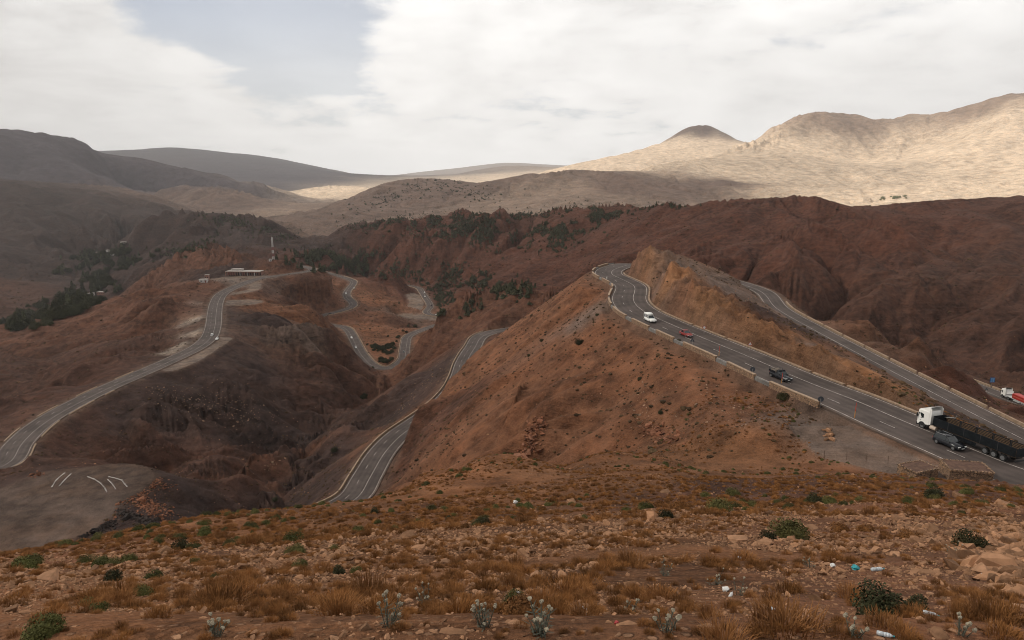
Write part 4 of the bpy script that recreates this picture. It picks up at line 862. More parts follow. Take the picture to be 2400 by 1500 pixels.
# ================================================================ signs, poles, fence
POST = mat('galvanised_post', (.22, .21, .20), .6); SBACK = mat('sign_back', (.045, .05, .06), .6); SWH = mat('sign_white', (.62, .60, .57), .5); SRED = mat('sign_red', (.38, .03, .025), .5); SBLU = mat('sign_blue', (.02, .075, .22), .5); SLB = mat('sign_pale_blue', (.20, .40, .62), .5); SBLK = mat('sign_black', (.03, .03, .03), .6)
def ngon(n, r, rot=0): return [(r * math.sin(2 * math.pi * i / n + rot), r * math.cos(2 * math.pi * i / n + rot)) for i in range(n)]
def plate(mb, prof, y, th=.03): return mb.prism(prof, y, y + th)
def sign(px, py, z, shape, facing, label, h=2.3, r=.45, face=None):
    """post on the ground at the pixel, plate looking along 'facing' (unit x, y)"""
    x, y, zg = PZ(px, py, z); zg = float(gz(x, y)); o = empty('road_sign', (x, y, zg), math.atan2(facing[1], facing[0]) + math.pi / 2); tag(o, label, 'sign')
    MB().tube((0, .05, -.3), (0, .05, h), .04, n=6).obj('post', POST, o)
    P_ = ngon(3, r) if shape == 'tri' else ngon(24, r) if shape == 'round' else [(-r, -r), (r, -r), (r, r), (-r, r)]
    P_ = [(a, b + h - r * .2) for a, b in P_]
    plate(MB(), P_, 0).obj('back_plate', SBACK, o)
    if face == 'warn':
        plate(MB(), P_, -.012, .010).obj('border', SRED, o); plate(MB(), [(a * .74, (b - h + r * .2) * .74 + h - r * .2) for a, b in P_], -.018, .005).obj('face', SWH, o)
        MB().prism([(-.06, h - .30), (.02, h - .32), (.06, h - .10), (.0, h + .06), (-.05, h - .02)], -.024, -.020).obj('symbol', SBLK, o)
    if face == 'limit':
        plate(MB(), P_, -.012, .010).obj('border', SRED, o); plate(MB(), [(a * .72, (b - h + r * .2) * .72 + h - r * .2) for a, b in P_], -.018, .005).obj('face', SWH, o)
    if face == 'lanes':
        plate(MB(), P_, -.012, .010).obj('face', SBLU, o); m_ = MB()
        for k, xx in enumerate((-.55, -.2, .2, .5)): m_.add([(xx - .07, -.018, h - r * 1.05), (xx + .07, -.018, h - r * 1.05), (xx + .16, -.018, h + r * .6), (xx + .02, -.018, h + r * .6)], [(0, 1, 2, 3)])
        m_.obj('lane_mark', SLB, o)
    return o
TOV = (0, -1); AWAY = (0.2, .98)
sign(1622, 812, -40, 'tri', AWAY, 'dark triangular sign seen from behind on the parapet', 1.9, .62)
sign(1757, 822, -40, 'tri', TOV, 'white triangular warning sign at the foot of the rock fin', 2.0, .62, 'warn')
sign(1650, 782, -40, 'round', TOV, 'small round red and white sign below the rock fin', 2.0, .46, 'limit')
sign(1763, 880, -40, 'round', AWAY, 'dark round sign back above the parapet behind the pickup', 1.7, .50)
sign(1922, 952, -40, 'round', AWAY, 'largest dark round sign back at a gap of the parapet', 1.7, .50)
sign(2324, 905, -78, 'square', TOV, 'blue square lane sign behind the second return road', 2.9, .95, 'lanes')
sign(1957, 818, -51.5, 'tri', AWAY, 'tiny dark triangular sign beside the first return road', 1.4, .5)
sign(2218, 897, -78, 'tri', AWAY, 'tiny dark triangular sign on the verge of the second return road', 1.5, .55)
sign(2308, 940, -78, 'tri', AWAY, 'dark triangular sign on the near verge left of the white lorry', 1.6, .6)
PR = mat('pole_red', (.38, .045, .025), .6); PO = mat('pole_orange', (.42, .20, .06), .6)
for px, py, h, lb in ((2003, 979, 2.9, 'tall red and ochre snow pole at the end of the parapet'), (1832, 898, 2.4, 'red snow pole in front of the black pickup'), (1685, 834, 2.6, 'orange red snow pole on the parapet below the red saloon')):
    x, y, z = PZ(px, py, -40); o = empty('snow_pole', (x, y, float(gz(x, y)))); tag(o, lb, 'pole')
    MB().tube((0, 0, -.3), (0, 0, h * .5), .07, n=8).obj('lower_pole', PO, o); MB().tube((0, 0, h * .5), (.05, 0, h), .07, .045, n=8).obj('upper_pole', PR, o)
x, y, z = PZ(1422, 655, -41); o = tag(MB().box((0, 0, .3), (.5, .5, .9), taper=(.7, .7)).box((0, 0, .8), (.32, .32, .12)).obj('marker_stone', mat('limewash', (.55, .52, .48), .9)), 'small dark and white marker stone on the hairpin edge', 'marker'); o.location = (x, y, z)
# wire fence along the lot
fence = empty('wire_fence'); tag(fence, 'thin wire fence with leaning posts below the gravel lot', 'fence'); FP = []
RUSTY = mat('rusty_post', (.10, .06, .042), .8)
for px, py in ((1932, 1068), (1985, 1073), (2030, 1078), (2082, 1083), (2132, 1092), (2180, 1102)):
    x, y, z = PZ(px, py, -40.3); z = float(gz(x, y)); FP.append((x, y, z)); lean = random.uniform(-.12, .12)
    MB().tube((x, y, z - .3), (x + lean, y, z + 1.25), .035, n=6).obj('post', RUSTY, fence)
for hh in (.5, .85, 1.18):
    for a, b in zip(FP, FP[1:]): MB().tube((a[0], a[1], a[2] + hh), (b[0], b[1], b[2] + hh + random.uniform(-.05, .05)), .012, n=4, cap=False).obj('wire', RUSTY, fence)
# two dry-stone shelters with earth roofs
SOD = mat('earth_roof', (.085, .045, .03), .95, noise=.3, nscale=2, bump=.5, bscale=4)
def shelter(px, py, L, W, rz, label):
    x, y, z = PZ(px, py, -40.2); z = float(gz(x, y)); o = empty('stone_shelter', (x, y, z), rz); tag(o, label, 'shelter')
    MB().box((0, 0, .35), (L, W, 1.7), taper=(.97, .96)).obj('wall', MASON, o); MB().box((0, 0, 1.27), (L - .3, W - .3, .14)).obj('roof', SOD, o)
    rnd = random.Random(px); n = int(2 * (L + W) / .45)
    for i in range(n):
        d = 2 * (L + W) * i / n
        p = (d - L / 2, -W / 2) if d < L else (L / 2, d - L - W / 2) if d < L + W else (L / 2 - (d - L - W), W / 2) if d < 2 * L + W else (-L / 2, W / 2 - (d - 2 * L - W))
        MB().box((p[0] * .97, p[1] * .96, 1.3), (rnd.uniform(.3, .48), rnd.uniform(.25, .4), rnd.uniform(.14, .26)), rnd.uniform(0, 3), (.8, .8)).obj('rim_stone', MASON, o)
shelter(2150, 1108, 4.2, 3.0, .35, 'smaller earth roofed stone shelter beside the lot fence'); shelter(2262, 1112, 5.4, 3.6, -.2, 'larger earth roofed stone shelter below the black car')
# whitish rubble heap at the edge of the lot
ROCKW = mat('pale_rubble', (.42, .385, .35), .9, noise=.3, nscale=3)

# ================================================================ shop, mast, houses
PLAS = mat('pink_plaster', (.19, .10, .075), .9, noise=.2, nscale=.6); PLW = mat('white_plaster', (.40, .36, .33), .9, noise=.15, nscale=.6); DARK = mat('shadowed_opening', (.022, .018, .018), .8); RSHOP = mat('red_shutter', (.15, .045, .035), .7); ROOFW = mat('pale_roof', (.27, .24, .215), .9, noise=.15, nscale=.5)
x0_, y0_, _ = PZ(530, 645, -113); x1_, y1_, _ = PZ(609, 646, -113); Ls = math.hypot(x1_ - x0_, y1_ - y0_); zs = -113.1
shop = empty('roadside_shop', ((x0_ + x1_) / 2, (y0_ + y1_) / 2, zs), math.atan2(y1_ - y0_, x1_ - x0_)); tag(shop, 'long arcaded roadside shop with pale flat roof below the mast', 'building')
MB().box((0, 7.2, 2.2), (Ls, 8, 4.6)).obj('wall', PLAS, shop); MB().box((0, 5.2, 4.66), (Ls + .6, 13, .3)).obj('roof', ROOFW, shop); MB().box((0, -1.25, 4.2), (Ls + .5, .3, .75)).obj('fascia', PLAS, shop)
MB().box((-Ls * .26, 9, 5.6), (Ls * .3, 6, 1.6)).obj('upper_storey', PLW, shop); MB().box((-Ls * .26, 9, 6.52), (Ls * .33, 6.8, .22)).obj('upper_roof', ROOFW, shop)
nb = 14
for k in range(nb + 1): MB().box((-Ls / 2 + Ls * k / nb, -.9, 1.9), (.45 if k % 4 else .8, .5, 4.0)).obj('column', PLAS if k < 5 or k % 3 else PLW, shop)
for k in range(nb):
    xx = -Ls / 2 + Ls * (k + .5) / nb; MB().box((xx, 3.16, 1.5), (Ls / nb - .7, .1, 3.0)).obj('shutter' if k in (0, 1, 2, 6) else 'doorway', RSHOP if k in (0, 1, 2, 6) else DARK, shop)
xm, ym, zm_ = hit(641, 609); zm_ = float(gz(xm, ym)); mast = empty('radio_mast', (xm, ym, zm_)); tag(mast, 'tall red and white lattice mast on the knoll', 'mast')
MRED = mat('mast_red', (.16, .05, .045), .6); MWHT = mat('mast_white', (.42, .40, .38), .6); Hm = 50 * 1.03 * ym / 1600; bands = 7
for b in range(bands):
    m_ = MB(); z0 = Hm * b / bands; z1 = Hm * (b + 1) / bands; wr = lambda z: 1.05 - .45 * z / Hm
    cs = lambda z: [(wr(z) * a_, wr(z) * c_, z) for a_, c_ in ((-1, -1), (1, -1), (1, 1), (-1, 1))]
    zs_ = np.linspace(z0, z1, 4); w_ = .13
    for i in range(4): m_.tube(cs(z0)[i], cs(z1)[i], w_, n=5)
    for za, zb_ in zip(zs_, zs_[1:]):
        A_, B_ = cs(za), cs(zb_)
        for i in range(4): m_.tube(A_[i], B_[(i + 1) % 4], .06, n=4); m_.tube(B_[i], B_[(i + 1) % 4], .06, n=4)
    m_.obj('lattice_section', MWHT if b % 2 == 0 or b == 5 else MRED, mast)
for zz_ in (Hm * .92, Hm * .98):
    for k in range(3):
        a_ = k * 2.1; MB().box((1.0 * math.cos(a_), 1.0 * math.sin(a_), zz_), (.35, .3, 2.0), a_).obj('antenna', MWHT, mast)
MB().tube((0, 0, Hm), (0, 0, Hm + 2.5), .07, n=5).obj('spike', MWHT, mast)
cabx = hit(637, 609); o = empty('equipment_cabin', (xm - 3.2, ym - 1, float(gz(xm - 3.2, ym - 1)) - .2)); tag(o, 'small white equipment cabin at the foot of the mast', 'cabin'); MB().box((0, 0, 1.3), (3.4, 2.6, 2.8)).obj('wall', PLW, o); MB().box((0, 0, 2.8), (3.7, 2.9, .16)).obj('roof', ROOFW, o); MB().box((.6, -1.31, 1.1), (.9, .04, 2.0)).obj('door', SBACK, o)
def house(px, py, L, W, H, rz, label, wallm=PLAS, roofm=ROOFW):
    x, y, z = hit(px, py); o = empty('house', (x, y, z), rz); tag(o, label, 'house')
    MB().box((0, 0, H / 2 - .4), (L, W, H + .8)).obj('wall', wallm, o); MB().box((0, 0, H + .12), (L + .5, W + .5, .22)).obj('roof', roofm, o)
    for k in range(max(2, int(L / 3.2))): MB().box((-L / 2 + L * (k + .5) / max(2, int(L / 3.2)), -W / 2 - .02, H * .5), (1.1, .1, 1.4)).obj('window', DARK, o)
    MB().box((L * .3, -W / 2 - .03, 1.0), (1.0, .1, 2.1)).obj('door', RSHOP, o)
house(211, 693, 13, 9, 4.5, .1, 'white fronted farmhouse among the dark valley trees', PLW); house(240, 690, 15, 9, 4.2, -.15, 'long red walled farmhouse right of the white one', PLAS)
house(258, 594, 14, 10, 4, .3, 'tiny pale house at the left edge of the far hamlet', PLW); house(268, 600, 12, 9, 4, -.2, 'tiny white house beside the bend in the far hamlet', PLW); house(230, 595, 12, 8, 4, .1, 'tiny ochre house behind the poplars', PLAS); house(291, 571, 14, 8, 4, 0, 'lone white house high above the far hamlet', PLW)
house(478, 662, 8, 6, 3, .2, 'small pale hut below the shop terrace', PLW); house(486, 655, 4, 4, 5, .1, 'little square tower beside the pale hut', PLAS)
# ================================================================ stones, plants and litter
def samp(A_, x, y):
    u = x / y; r = np.interp(np.log(y), lnD, np.arange(NRW)); c = np.interp(u, U, np.arange(NCL)); return A_[np.clip(r.round().astype(int), 0, NRW - 1), np.clip(c.round().astype(int), 0, NCL - 1)]
PROTO = bpy.data.collections.new('prototypes')
def scatter(name, protos, pts, rz, scl, idx, label, tilt=None):
    """one object of many small pieces, set on points"""
    n = len(pts); me = bpy.data.meshes.new(name); me.vertices.add(n); me.vertices.foreach_set('co', np.asarray(pts, np.float32).ravel())
    rot = np.zeros((n, 3), np.float32); rot[:, 2] = rz
    if tilt is not None: rot[:, :2] = tilt
    a = me.attributes.new('rot', 'FLOAT_VECTOR', 'POINT'); a.data.foreach_set('vector', rot.ravel())
    a = me.attributes.new('scl', 'FLOAT_VECTOR', 'POINT'); a.data.foreach_set('vector', np.asarray(scl, np.float32).reshape(n, -1).repeat(1 if np.ndim(scl) == 2 else 3, 1).ravel())
    a = me.attributes.new('pick', 'INT', 'POINT'); a.data.foreach_set('value', np.asarray(idx, np.int32))
    coll = bpy.data.collections.new(name + '_kinds')
    for i, p in enumerate(protos):
        po = bpy.data.objects.new('%s_%02d' % (name, i), p); coll.objects.link(po)
    o = link(name, me); g = bpy.data.node_groups.new(name, 'GeometryNodeTree')
    g.interface.new_socket('Geometry', in_out='INPUT', socket_type='NodeSocketGeometry'); g.interface.new_socket('Geometry', in_out='OUTPUT', socket_type='NodeSocketGeometry')
    N_ = g.nodes; L_ = g.links; gi = N_.new('NodeGroupInput'); go = N_.new('NodeGroupOutput'); mp = N_.new('GeometryNodeMeshToPoints'); ip = N_.new('GeometryNodeInstanceOnPoints'); ci = N_.new('GeometryNodeCollectionInfo')
    ci.inputs['Collection'].default_value = coll; ci.inputs['Separate Children'].default_value = True; ci.inputs['Reset Children'].default_value = True
    def attr(nm, ty): q = N_.new('GeometryNodeInputNamedAttribute'); q.data_type = ty; q.inputs['Name'].default_value = nm; return q.outputs['Attribute']
    e2r = N_.new('FunctionNodeEulerToRotation'); L_.new(attr('rot', 'FLOAT_VECTOR'), e2r.inputs[0])
    L_.new(gi.outputs[0], mp.inputs[0]); L_.new(mp.outputs[0], ip.inputs['Points']); L_.new(ci.outputs[0], ip.inputs['Instance']); ip.inputs['Pick Instance'].default_value = True
    L_.new(attr('pick', 'INT'), ip.inputs['Instance Index']); L_.new(e2r.outputs[0], ip.inputs['Rotation']); L_.new(attr('scl', 'FLOAT_VECTOR'), ip.inputs['Scale']); L_.new(ip.outputs[0], go.inputs[0])
    md = o.modifiers.new('set', 'NODES'); md.node_group = g
    tag(o, label, kind='stuff'); return o
rng = np.random.default_rng(11)
def vary(name, col, amt=.35, rough=.9, hue=(1.1, .95, .85), sub=None):
    """material whose tone differs from piece to piece"""
    m = bpy.data.materials.new(name); m.use_nodes = True; t = NT(m.node_tree); b = t.n['Principled BSDF']; b.inputs['Roughness'].default_value = rough; b.inputs['Specular IOR Level'].default_value = .12
    r = t.node('ShaderNodeObjectInfo').outputs['Random']; n = t.noise(t.node('ShaderNodeTexCoord').outputs['Object'], 3.5, 3, .6)
    k = t.m('MULTIPLY', t.ramp(r, 0, 1, 1 - amt, 1 + amt, False), t.ramp(n, .3, .7, .8, 1.2)); c = t.vm('SCALE', col, scale=k)
    r2 = t.m('FRACT', t.m('MULTIPLY', r, 7.31)); c = t.mix(r2, c, t.mix(1.0, c, (*hue, 1), 'MULTIPLY')); t.put(b.inputs['Base Color'], c); return m
M_STONE = vary('field_stone', (.215, .112, .060), .45, .95, (1.0, 1.05, 1.12)); M_TUFT = vary('dry_grass', (.180, .080, .029), .40, .9, (1.05, 1.0, .85)); M_GREEN = vary('cushion_leaves', (.080, .070, .024), .35, .85, (.8, .95, .8)); M_DKGR = vary('dark_shrub', (.030, .031, .014), .35, .85)
M_SHRUB = vary('hillside_scrub', (.048, .031, .016), .45, .95); M_PINE = vary('pine_needles', (.064, .058, .034), .35, .9, (.85, 1.0, .95)); M_TWIG = mat('twig', (.09, .06, .035), .9); M_THL = mat('thistle_leaf', (.070, .072, .052), .85, noise=.3, nscale=8); M_THH = mat('thistle_head', (.27, .235, .17), .9, noise=.25, nscale=30)
def stone_mesh(seed, flat, n=13):
    """an angular broken stone: the hull of a few random points"""
    r = random.Random(seed * 7 + 1); bm = bmesh.new(); sx, sy, sz = r.uniform(.42, .62), r.uniform(.30, .48), r.uniform(.12, .22) * flat
    for i in range(n):
        p_ = Vector((r.uniform(-1, 1), r.uniform(-1, 1), r.uniform(-1, 1))); p_ = p_ / max(abs(p_.x) ** 3 + abs(p_.y) ** 3 + abs(p_.z) ** 3, .1) ** (1 / 3) * r.uniform(.8, 1); bm.verts.new((p_.x * sx, p_.y * sy, p_.z * sz))
    g = bmesh.ops.convex_hull(bm, input=bm.verts); bmesh.ops.delete(bm, geom=[v for v in bm.verts if not v.link_faces], context='VERTS')
    me = bpy.data.meshes.new('stone'); bm.to_mesh(me); bm.free(); me.materials.append(M_STONE); return me
STONES = [stone_mesh(i, 1.0 if i < 5 else 1.8) for i in range(9)]
def tuft_mesh(seed, n=150, r=.5, h=.75, m=None, spread=1.0, wd=.022):
    q = random.Random(seed); v = []; f = []
    for i in range(n):
        a = q.uniform(0, 6.283); rr = r * .45 * math.sqrt(q.random()); x, y = rr * math.cos(a), rr * math.sin(a); b = a + q.uniform(-.7, .7)
        L = h * q.uniform(.55, 1.1); out = spread * q.uniform(.1, .74) * L; mx, my = x + out * .4 * math.cos(b), y + out * .4 * math.sin(b); ex, ey = x + out * math.cos(b), y + out * math.sin(b)
        zt = math.sqrt(max(L * L - out * out, .01)); w_ = wd * q.uniform(.7, 1.4); px, py = -math.sin(b + q.uniform(-1, 1)) * w_, math.cos(b) * w_; o = len(v)
        v += [(x - px, y - py, -.05), (x + px, y + py, -.05), (mx + px * .8, my + py * .8, zt * .6), (mx - px * .8, my - py * .8, zt * .6), (ex, ey, zt * q.uniform(.85, 1.0))]
        f += [(o, o + 1, o + 2, o + 3), (o + 3, o + 2, o + 4)]
    me = bpy.data.meshes.new('tuft'); me.from_pydata(v, [], f); me.materials.append(m or M_TUFT); return me
TUFTS = [tuft_mesh(i, 420, 1.0, .40, spread=1.3, wd=.008) for i in range(3)] + [tuft_mesh(9 + i, 330, .9, .50, spread=1.15, wd=.006) for i in range(2)]
def cushion_mesh(seed, m, n=2400, leaf=.042, hh=.5):
    """a lobed dome of small leaf faces round a dark core"""
    q = random.Random(seed); lobes = [(q.uniform(-.28, .28), q.uniform(-.28, .28), q.uniform(.22, .36)) for _ in range(7)] + [(0, 0, .42)]; v = []; f = []
    for i in range(n):
        lx, ly, lr = q.choice(lobes); a = q.uniform(0, 6.283); e = math.asin(q.uniform(0.02, 1)); k = q.uniform(.80, 1.05)
        d = Vector((math.cos(a) * math.cos(e), math.sin(a) * math.cos(e), math.sin(e))); p = Vector((lx + d.x * lr * k, ly + d.y * lr * k, d.z * lr * k * hh / .42 * 1.15 - .02))
        nrm = (d + Vector((q.uniform(-.8, .8), q.uniform(-.8, .8), q.uniform(-.8, .8)))).normalized(); tt = nrm.orthogonal().normalized(); bb = nrm.cross(tt); s = leaf * q.uniform(.6, 1.2); o = len(v)
        v += [p - tt * s * .5, p + bb * s * .9, p + tt * s * .5, p - bb * s * .6]; f += [(o, o + 1, o + 2, o + 3)]
    bm = bmesh.new(); bmesh.ops.create_icosphere(bm, subdivisions=2, radius=.31); o = len(v)
    for x in bm.verts: x.co.z = max(x.co.z * .95, -.05)
    v += [x.co.copy() for x in bm.verts]; f += [tuple(o + y.index for y in x.verts) for x in bm.faces]; bm.free()
    me = bpy.data.meshes.new('cushion'); me.from_pydata([tuple(p) for p in v], [], f); me.materials.append(m); return me
CUSH = [cushion_mesh(i, M_GREEN) for i in range(3)]; DSHR = [cushion_mesh(20 + i, M_DKGR, 2200, .05, .62) for i in range(2)]; BSHR = [cushion_mesh(30 + i, M_TUFT, 2000, .045, .42) for i in range(2)]
def scrub_mesh(seed):
    q = random.Random(seed); bm = bmesh.new(); bmesh.ops.create_icosphere(bm, subdivisions=1, radius=.5)
    for v in bm.verts: k = q.uniform(.65, 1.2); v.co = Vector((v.co.x * k, v.co.y * k, max(v.co.z, -.1) * k * .8))
    me = bpy.data.meshes.new('scrub'); bm.to_mesh(me); bm.free(); me.materials.append(M_SHRUB); return me
SCRUB = [scrub_mesh(i) for i in range(4)]
def pine_mesh(seed, slim=.30, n=90):
    q = random.Random(seed); mb = MB(); mb.tube((0, 0, -.1), (0, 0, .85), .02, .006, n=5, cap=False)
    for i in range(n):
        z = q.uniform(.12, .97); a = q.uniform(0, 6.283); r = slim * (1.05 - z) ** .75 * q.uniform(.7, 1.1); w_ = .10 * q.uniform(.7, 1.3); dr = q.uniform(.02, .10)
        c = Vector((r * math.cos(a), r * math.sin(a), z - dr)); t_ = Vector((-math.sin(a), math.cos(a), 0)); mb.add([(0, 0, z + .05), c + t_ * w_, c - t_ * w_, c + Vector((0, 0, -.07))], [(0, 1, 3), (0, 3, 2)])
    me = bpy.data.meshes.new('pine'); me.from_pydata(mb.v, [], mb.f); me.materials.append(M_PINE); return me
PINES = [pine_mesh(i, .26 + .07 * i) for i in range(4)]; LOWSC = [cushion_mesh(60 + i, M_PINE, 160, .17, .6) for i in range(3)]
def hits(px, py, n=1400, dmin=2, dmax=9000):
    X = (px - CXP) / F_PX; Y = (CYP - py) / F_PX; dy_ = CP_ + SP_ * Y; u = X / dy_; s = (-SP_ + CP_ * Y) / dy_; D = np.exp(np.linspace(math.log(dmin), math.log(dmax), n)); out = np.empty((len(px), 3)); ok = np.zeros(len(px), bool)
    for i in range(0, len(px), 300):
        uu = u[i:i + 300, None]; q = gz(uu * D, np.broadcast_to(D, (len(uu), n))); h_ = q > s[i:i + 300, None] * D; k = h_.argmax(1); j = np.arange(len(uu)); ok[i:i + 300] = h_.any(1); out[i:i + 300] = np.stack([uu[:, 0] * D[k], D[k], q[j, k]], 1)
    return out, ok
def field(n, d0, d1, dens):
    """random ground points between two distances inside the view; dens(d) falls with distance"""
    d = np.exp(rng.uniform(math.log(d0), math.log(d1), n * 3)); w_ = d * d * dens(d); keep = rng.random(len(d)) < w_ / w_.max(); d = d[keep][:n]; u = rng.uniform(-.84, .84, len(d)); return u * d, d
clump = lambda x, y, l, k: fbm(x / l, y / l, 3, k)
# --- small stones
x, y = field(75000, 2.2, 34, lambda d: np.minimum(1, (7 / d) ** 1.35)); c_ = clump(x, y, 2.2, 1) + .6 * (clump(x, y, 9, 2) - .47); k_ = c_ + .25 * rng.random(len(x)) > .40; x, y = x[k_], y[k_]
sz = .032 * np.exp(rng.normal(0, .62, len(x))) * np.clip(y / 8, .7, 2.2); z = gz(x, y) + sz * .05
scatter('gravel', STONES, np.stack([x, y, z], 1), rng.uniform(0, 6.28, len(x)), sz[:, None] * np.stack([np.ones(len(x)), rng.uniform(.6, 1.1, len(x)), rng.uniform(.5, 1.3, len(x))], 1), rng.integers(0, 9, len(x)), 'loose brown stones littering the foreground slope', rng.normal(0, .35, (len(x), 2)))
x, y = field(15000, 22, 125, lambda d: np.minimum(1, (35 / d) ** 1.1)); c_ = clump(x, y, 7, 3); k_ = (c_ + .2 * rng.random(len(x)) > .5) & (samp(RDIST, x, y) > 1); x, y = x[k_], y[k_]
sz = .11 * np.exp(rng.normal(0, .5, len(x))); z = gz(x, y) + sz * .08
scatter('gravel', STONES, np.stack([x, y, z], 1), rng.uniform(0, 6.28, len(x)), sz, rng.integers(0, 9, len(x)), 'scattered stones farther down the foreground slope', rng.normal(0, .35, (len(x), 2)))
x, y = field(15000, 95, 420, lambda d: np.minimum(1, (140 / d) ** 1.2)); c_ = clump(x, y, 16, 4); k_ = (c_ + .25 * rng.random(len(x)) > .56) & (samp(RDIST, x, y) > 2.5); x, y = x[k_], y[k_]
sz = .26 * np.exp(rng.normal(0, .5, len(x))); z = gz(x, y) + sz * .05
scatter('rubble', STONES, np.stack([x, y, z], 1), rng.uniform(0, 6.28, len(x)), sz, rng.integers(0, 9, len(x)), 'pale rubble strewn over the brown slopes', rng.normal(0, .3, (len(x), 2)))
# --- dry tufts
def veg(name, protos, n, d0, d1, dens, l, th, s0, sj, label, seed, lo=None):
    x, y = field(n, d0, d1, dens); c_ = clump(x, y, l, seed); k_ = (c_ + .22 * rng.random(len(x)) > th) & (samp(RDIST, x, y) > 1.2); x, y = x[k_], y[k_]; s_ = s0 * np.exp(rng.normal(0, sj, len(x))) if not callable(s0) else s0(y) * np.exp(rng.normal(0, sj, len(x)))
    return scatter(name, protos, np.stack([x, y, gz(x, y) - .01], 1), rng.uniform(0, 6.28, len(x)), s_, rng.integers(0, len(protos), len(x)), label)
veg('dry_grass', TUFTS, 11000, 3.2, 40, lambda d: np.minimum(1, (12 / d) ** 1.0), 2.6, .56, .145, .42, 'dry brown grass tufts over the foreground slope', 21)
veg('dry_grass', TUFTS[:3] + BSHR, 24000, 26, 128, lambda d: np.minimum(1, (45 / d) ** .8), 9, .46, .30, .4, 'dry brown tufts on the lower foreground slope', 22)
veg('ground_scrub', CUSH, 1700, 18, 125, lambda d: np.minimum(1, (40 / d) ** .8), 12, .60, .50, .3, 'olive cushions dotted over the lower slope', 23)
veg('ground_scrub', SCRUB, 30000, 100, 560, lambda d: np.minimum(1, (170 / d) ** 1.0), 26, .50, .58, .42, 'dark scrub dotted over the brown slopes', 24)
veg('ground_scrub', SCRUB, 42000, 450, 1700, lambda d: np.minimum(1, (700 / d) ** 1.0), 90, .50, lambda d: 1.1 * np.clip(d / 700, .8, 1.8), .38, 'dark scrub dotted over the far hillsides', 25)
# --- pine woods, seen as one mass
def wood(name, patches, n, hh, label, sd, protos=PINES):
    P_ = []
    for px, py, wx, wy, rot in patches:
        m = int(n * wx * wy); a = rng.normal(0, .8, m) * wx; b = rng.normal(0, .8, m) * wy; P_.append(np.stack([px + a * math.cos(rot) - b * math.sin(rot), py + a * math.sin(rot) + b * math.cos(rot)], 1))
    P_ = np.concatenate(P_); H_, ok = hits(P_[:, 0], P_[:, 1], dmin=300); H_ = H_[ok & (samp(RDIST, H_[:, 0], H_[:, 1]) > 4)]; c_ = clump(H_[:, 0], H_[:, 1], 22, sd) > .42; H_ = H_[c_]
    s_ = hh * np.exp(rng.normal(0, .25, len(H_))); return scatter(name, protos, H_ - (0, 0, .1), rng.uniform(0, 6.28, len(H_)), s_, rng.integers(0, len(protos), len(H_)), label)
wood('pine_wood', [(880, 528, 60, 10, -.1), (960, 522, 60, 14, -.05), (1050, 530, 90, 24, .0), (1110, 548, 80, 24, .1), (1150, 515, 90, 12, 0), (1230, 520, 60, 16, -.1), (1270, 550, 50, 26, .1), (1340, 530, 50, 34, -.3), (1390, 505, 50, 16, -.1), (1550, 487, 40, 6, -.1), (1440, 500, 30, 10, 0)], .40, 3.8, 'pines spread along the wooded ridge', 31, PINES + LOWSC)
wood('pine_wood', [(790, 612, 62, 16, .05), (760, 605, 30, 8, 0), (830, 625, 30, 10, .2)], .9, 6.0, 'dense dark pine stand behind the far bend', 32)
wood('pine_wood', [(1010, 665, 30, 22, .5), (1050, 690, 30, 30, .6), (1090, 650, 60, 16, .3), (1160, 670, 50, 12, .3), (1060, 720, 40, 12, 0), (940, 640, 60, 8, .1), (870, 645, 40, 8, .1), (1200, 672, 40, 10, .1)], .34, 3.8, 'scattered pines in the valley beside the far road', 33, PINES + LOWSC)
wood('pine_wood', [(545, 522, 60, 12, .1), (600, 530, 50, 12, .3), (650, 545, 30, 12, .4), (460, 565, 50, 8, -.2), (430, 590, 40, 8, -.3)], .42, 4.0, 'dark pines on the knoll behind the mast', 34, PINES + LOWSC)
wood('scrub_thicket', [(930, 800, 34, 10, -.3), (890, 812, 16, 7, .2), (905, 840, 16, 8, -.5), (885, 850, 8, 6, 0), (840, 930, 10, 12, .5), (846, 912, 6, 8, .5)], .55, 3.2, 'green thicket in the gully below the U-shaped bend', 35, DSHR)
wood('pine_wood', [(980, 450, 90, 12, -.2), (1060, 440, 80, 14, .1), (900, 470, 70, 12, -.3), (1100, 460, 60, 10, .2)], .16, 5.5, 'faint scrub woods on the middle ridge', 36, LOWSC)
wood('scrub_thicket', [(2105, 463, 24, 5, 0), (2075, 466, 12, 4, 0)], .22, 11.0, 'pale green trees on the sunlit valley floor', 37, [cushion_mesh(77, mat('pale_orchard', (.16, .165, .085), .9))])
wood('valley_trees', [(190, 700, 55, 12, -.35), (150, 712, 45, 16, -.4), (225, 640, 22, 16, .4), (190, 628, 40, 7, -.2), (240, 600, 50, 8, -.1), (310, 592, 30, 6, .1), (215, 660, 20, 10, .6), (120, 730, 40, 14, -.3), (300, 618, 40, 6, -.3), (50, 755, 40, 10, -.3)], .32, 11.0, 'dark trees crowding the valley floor', 38, DSHR + PINES[:1])

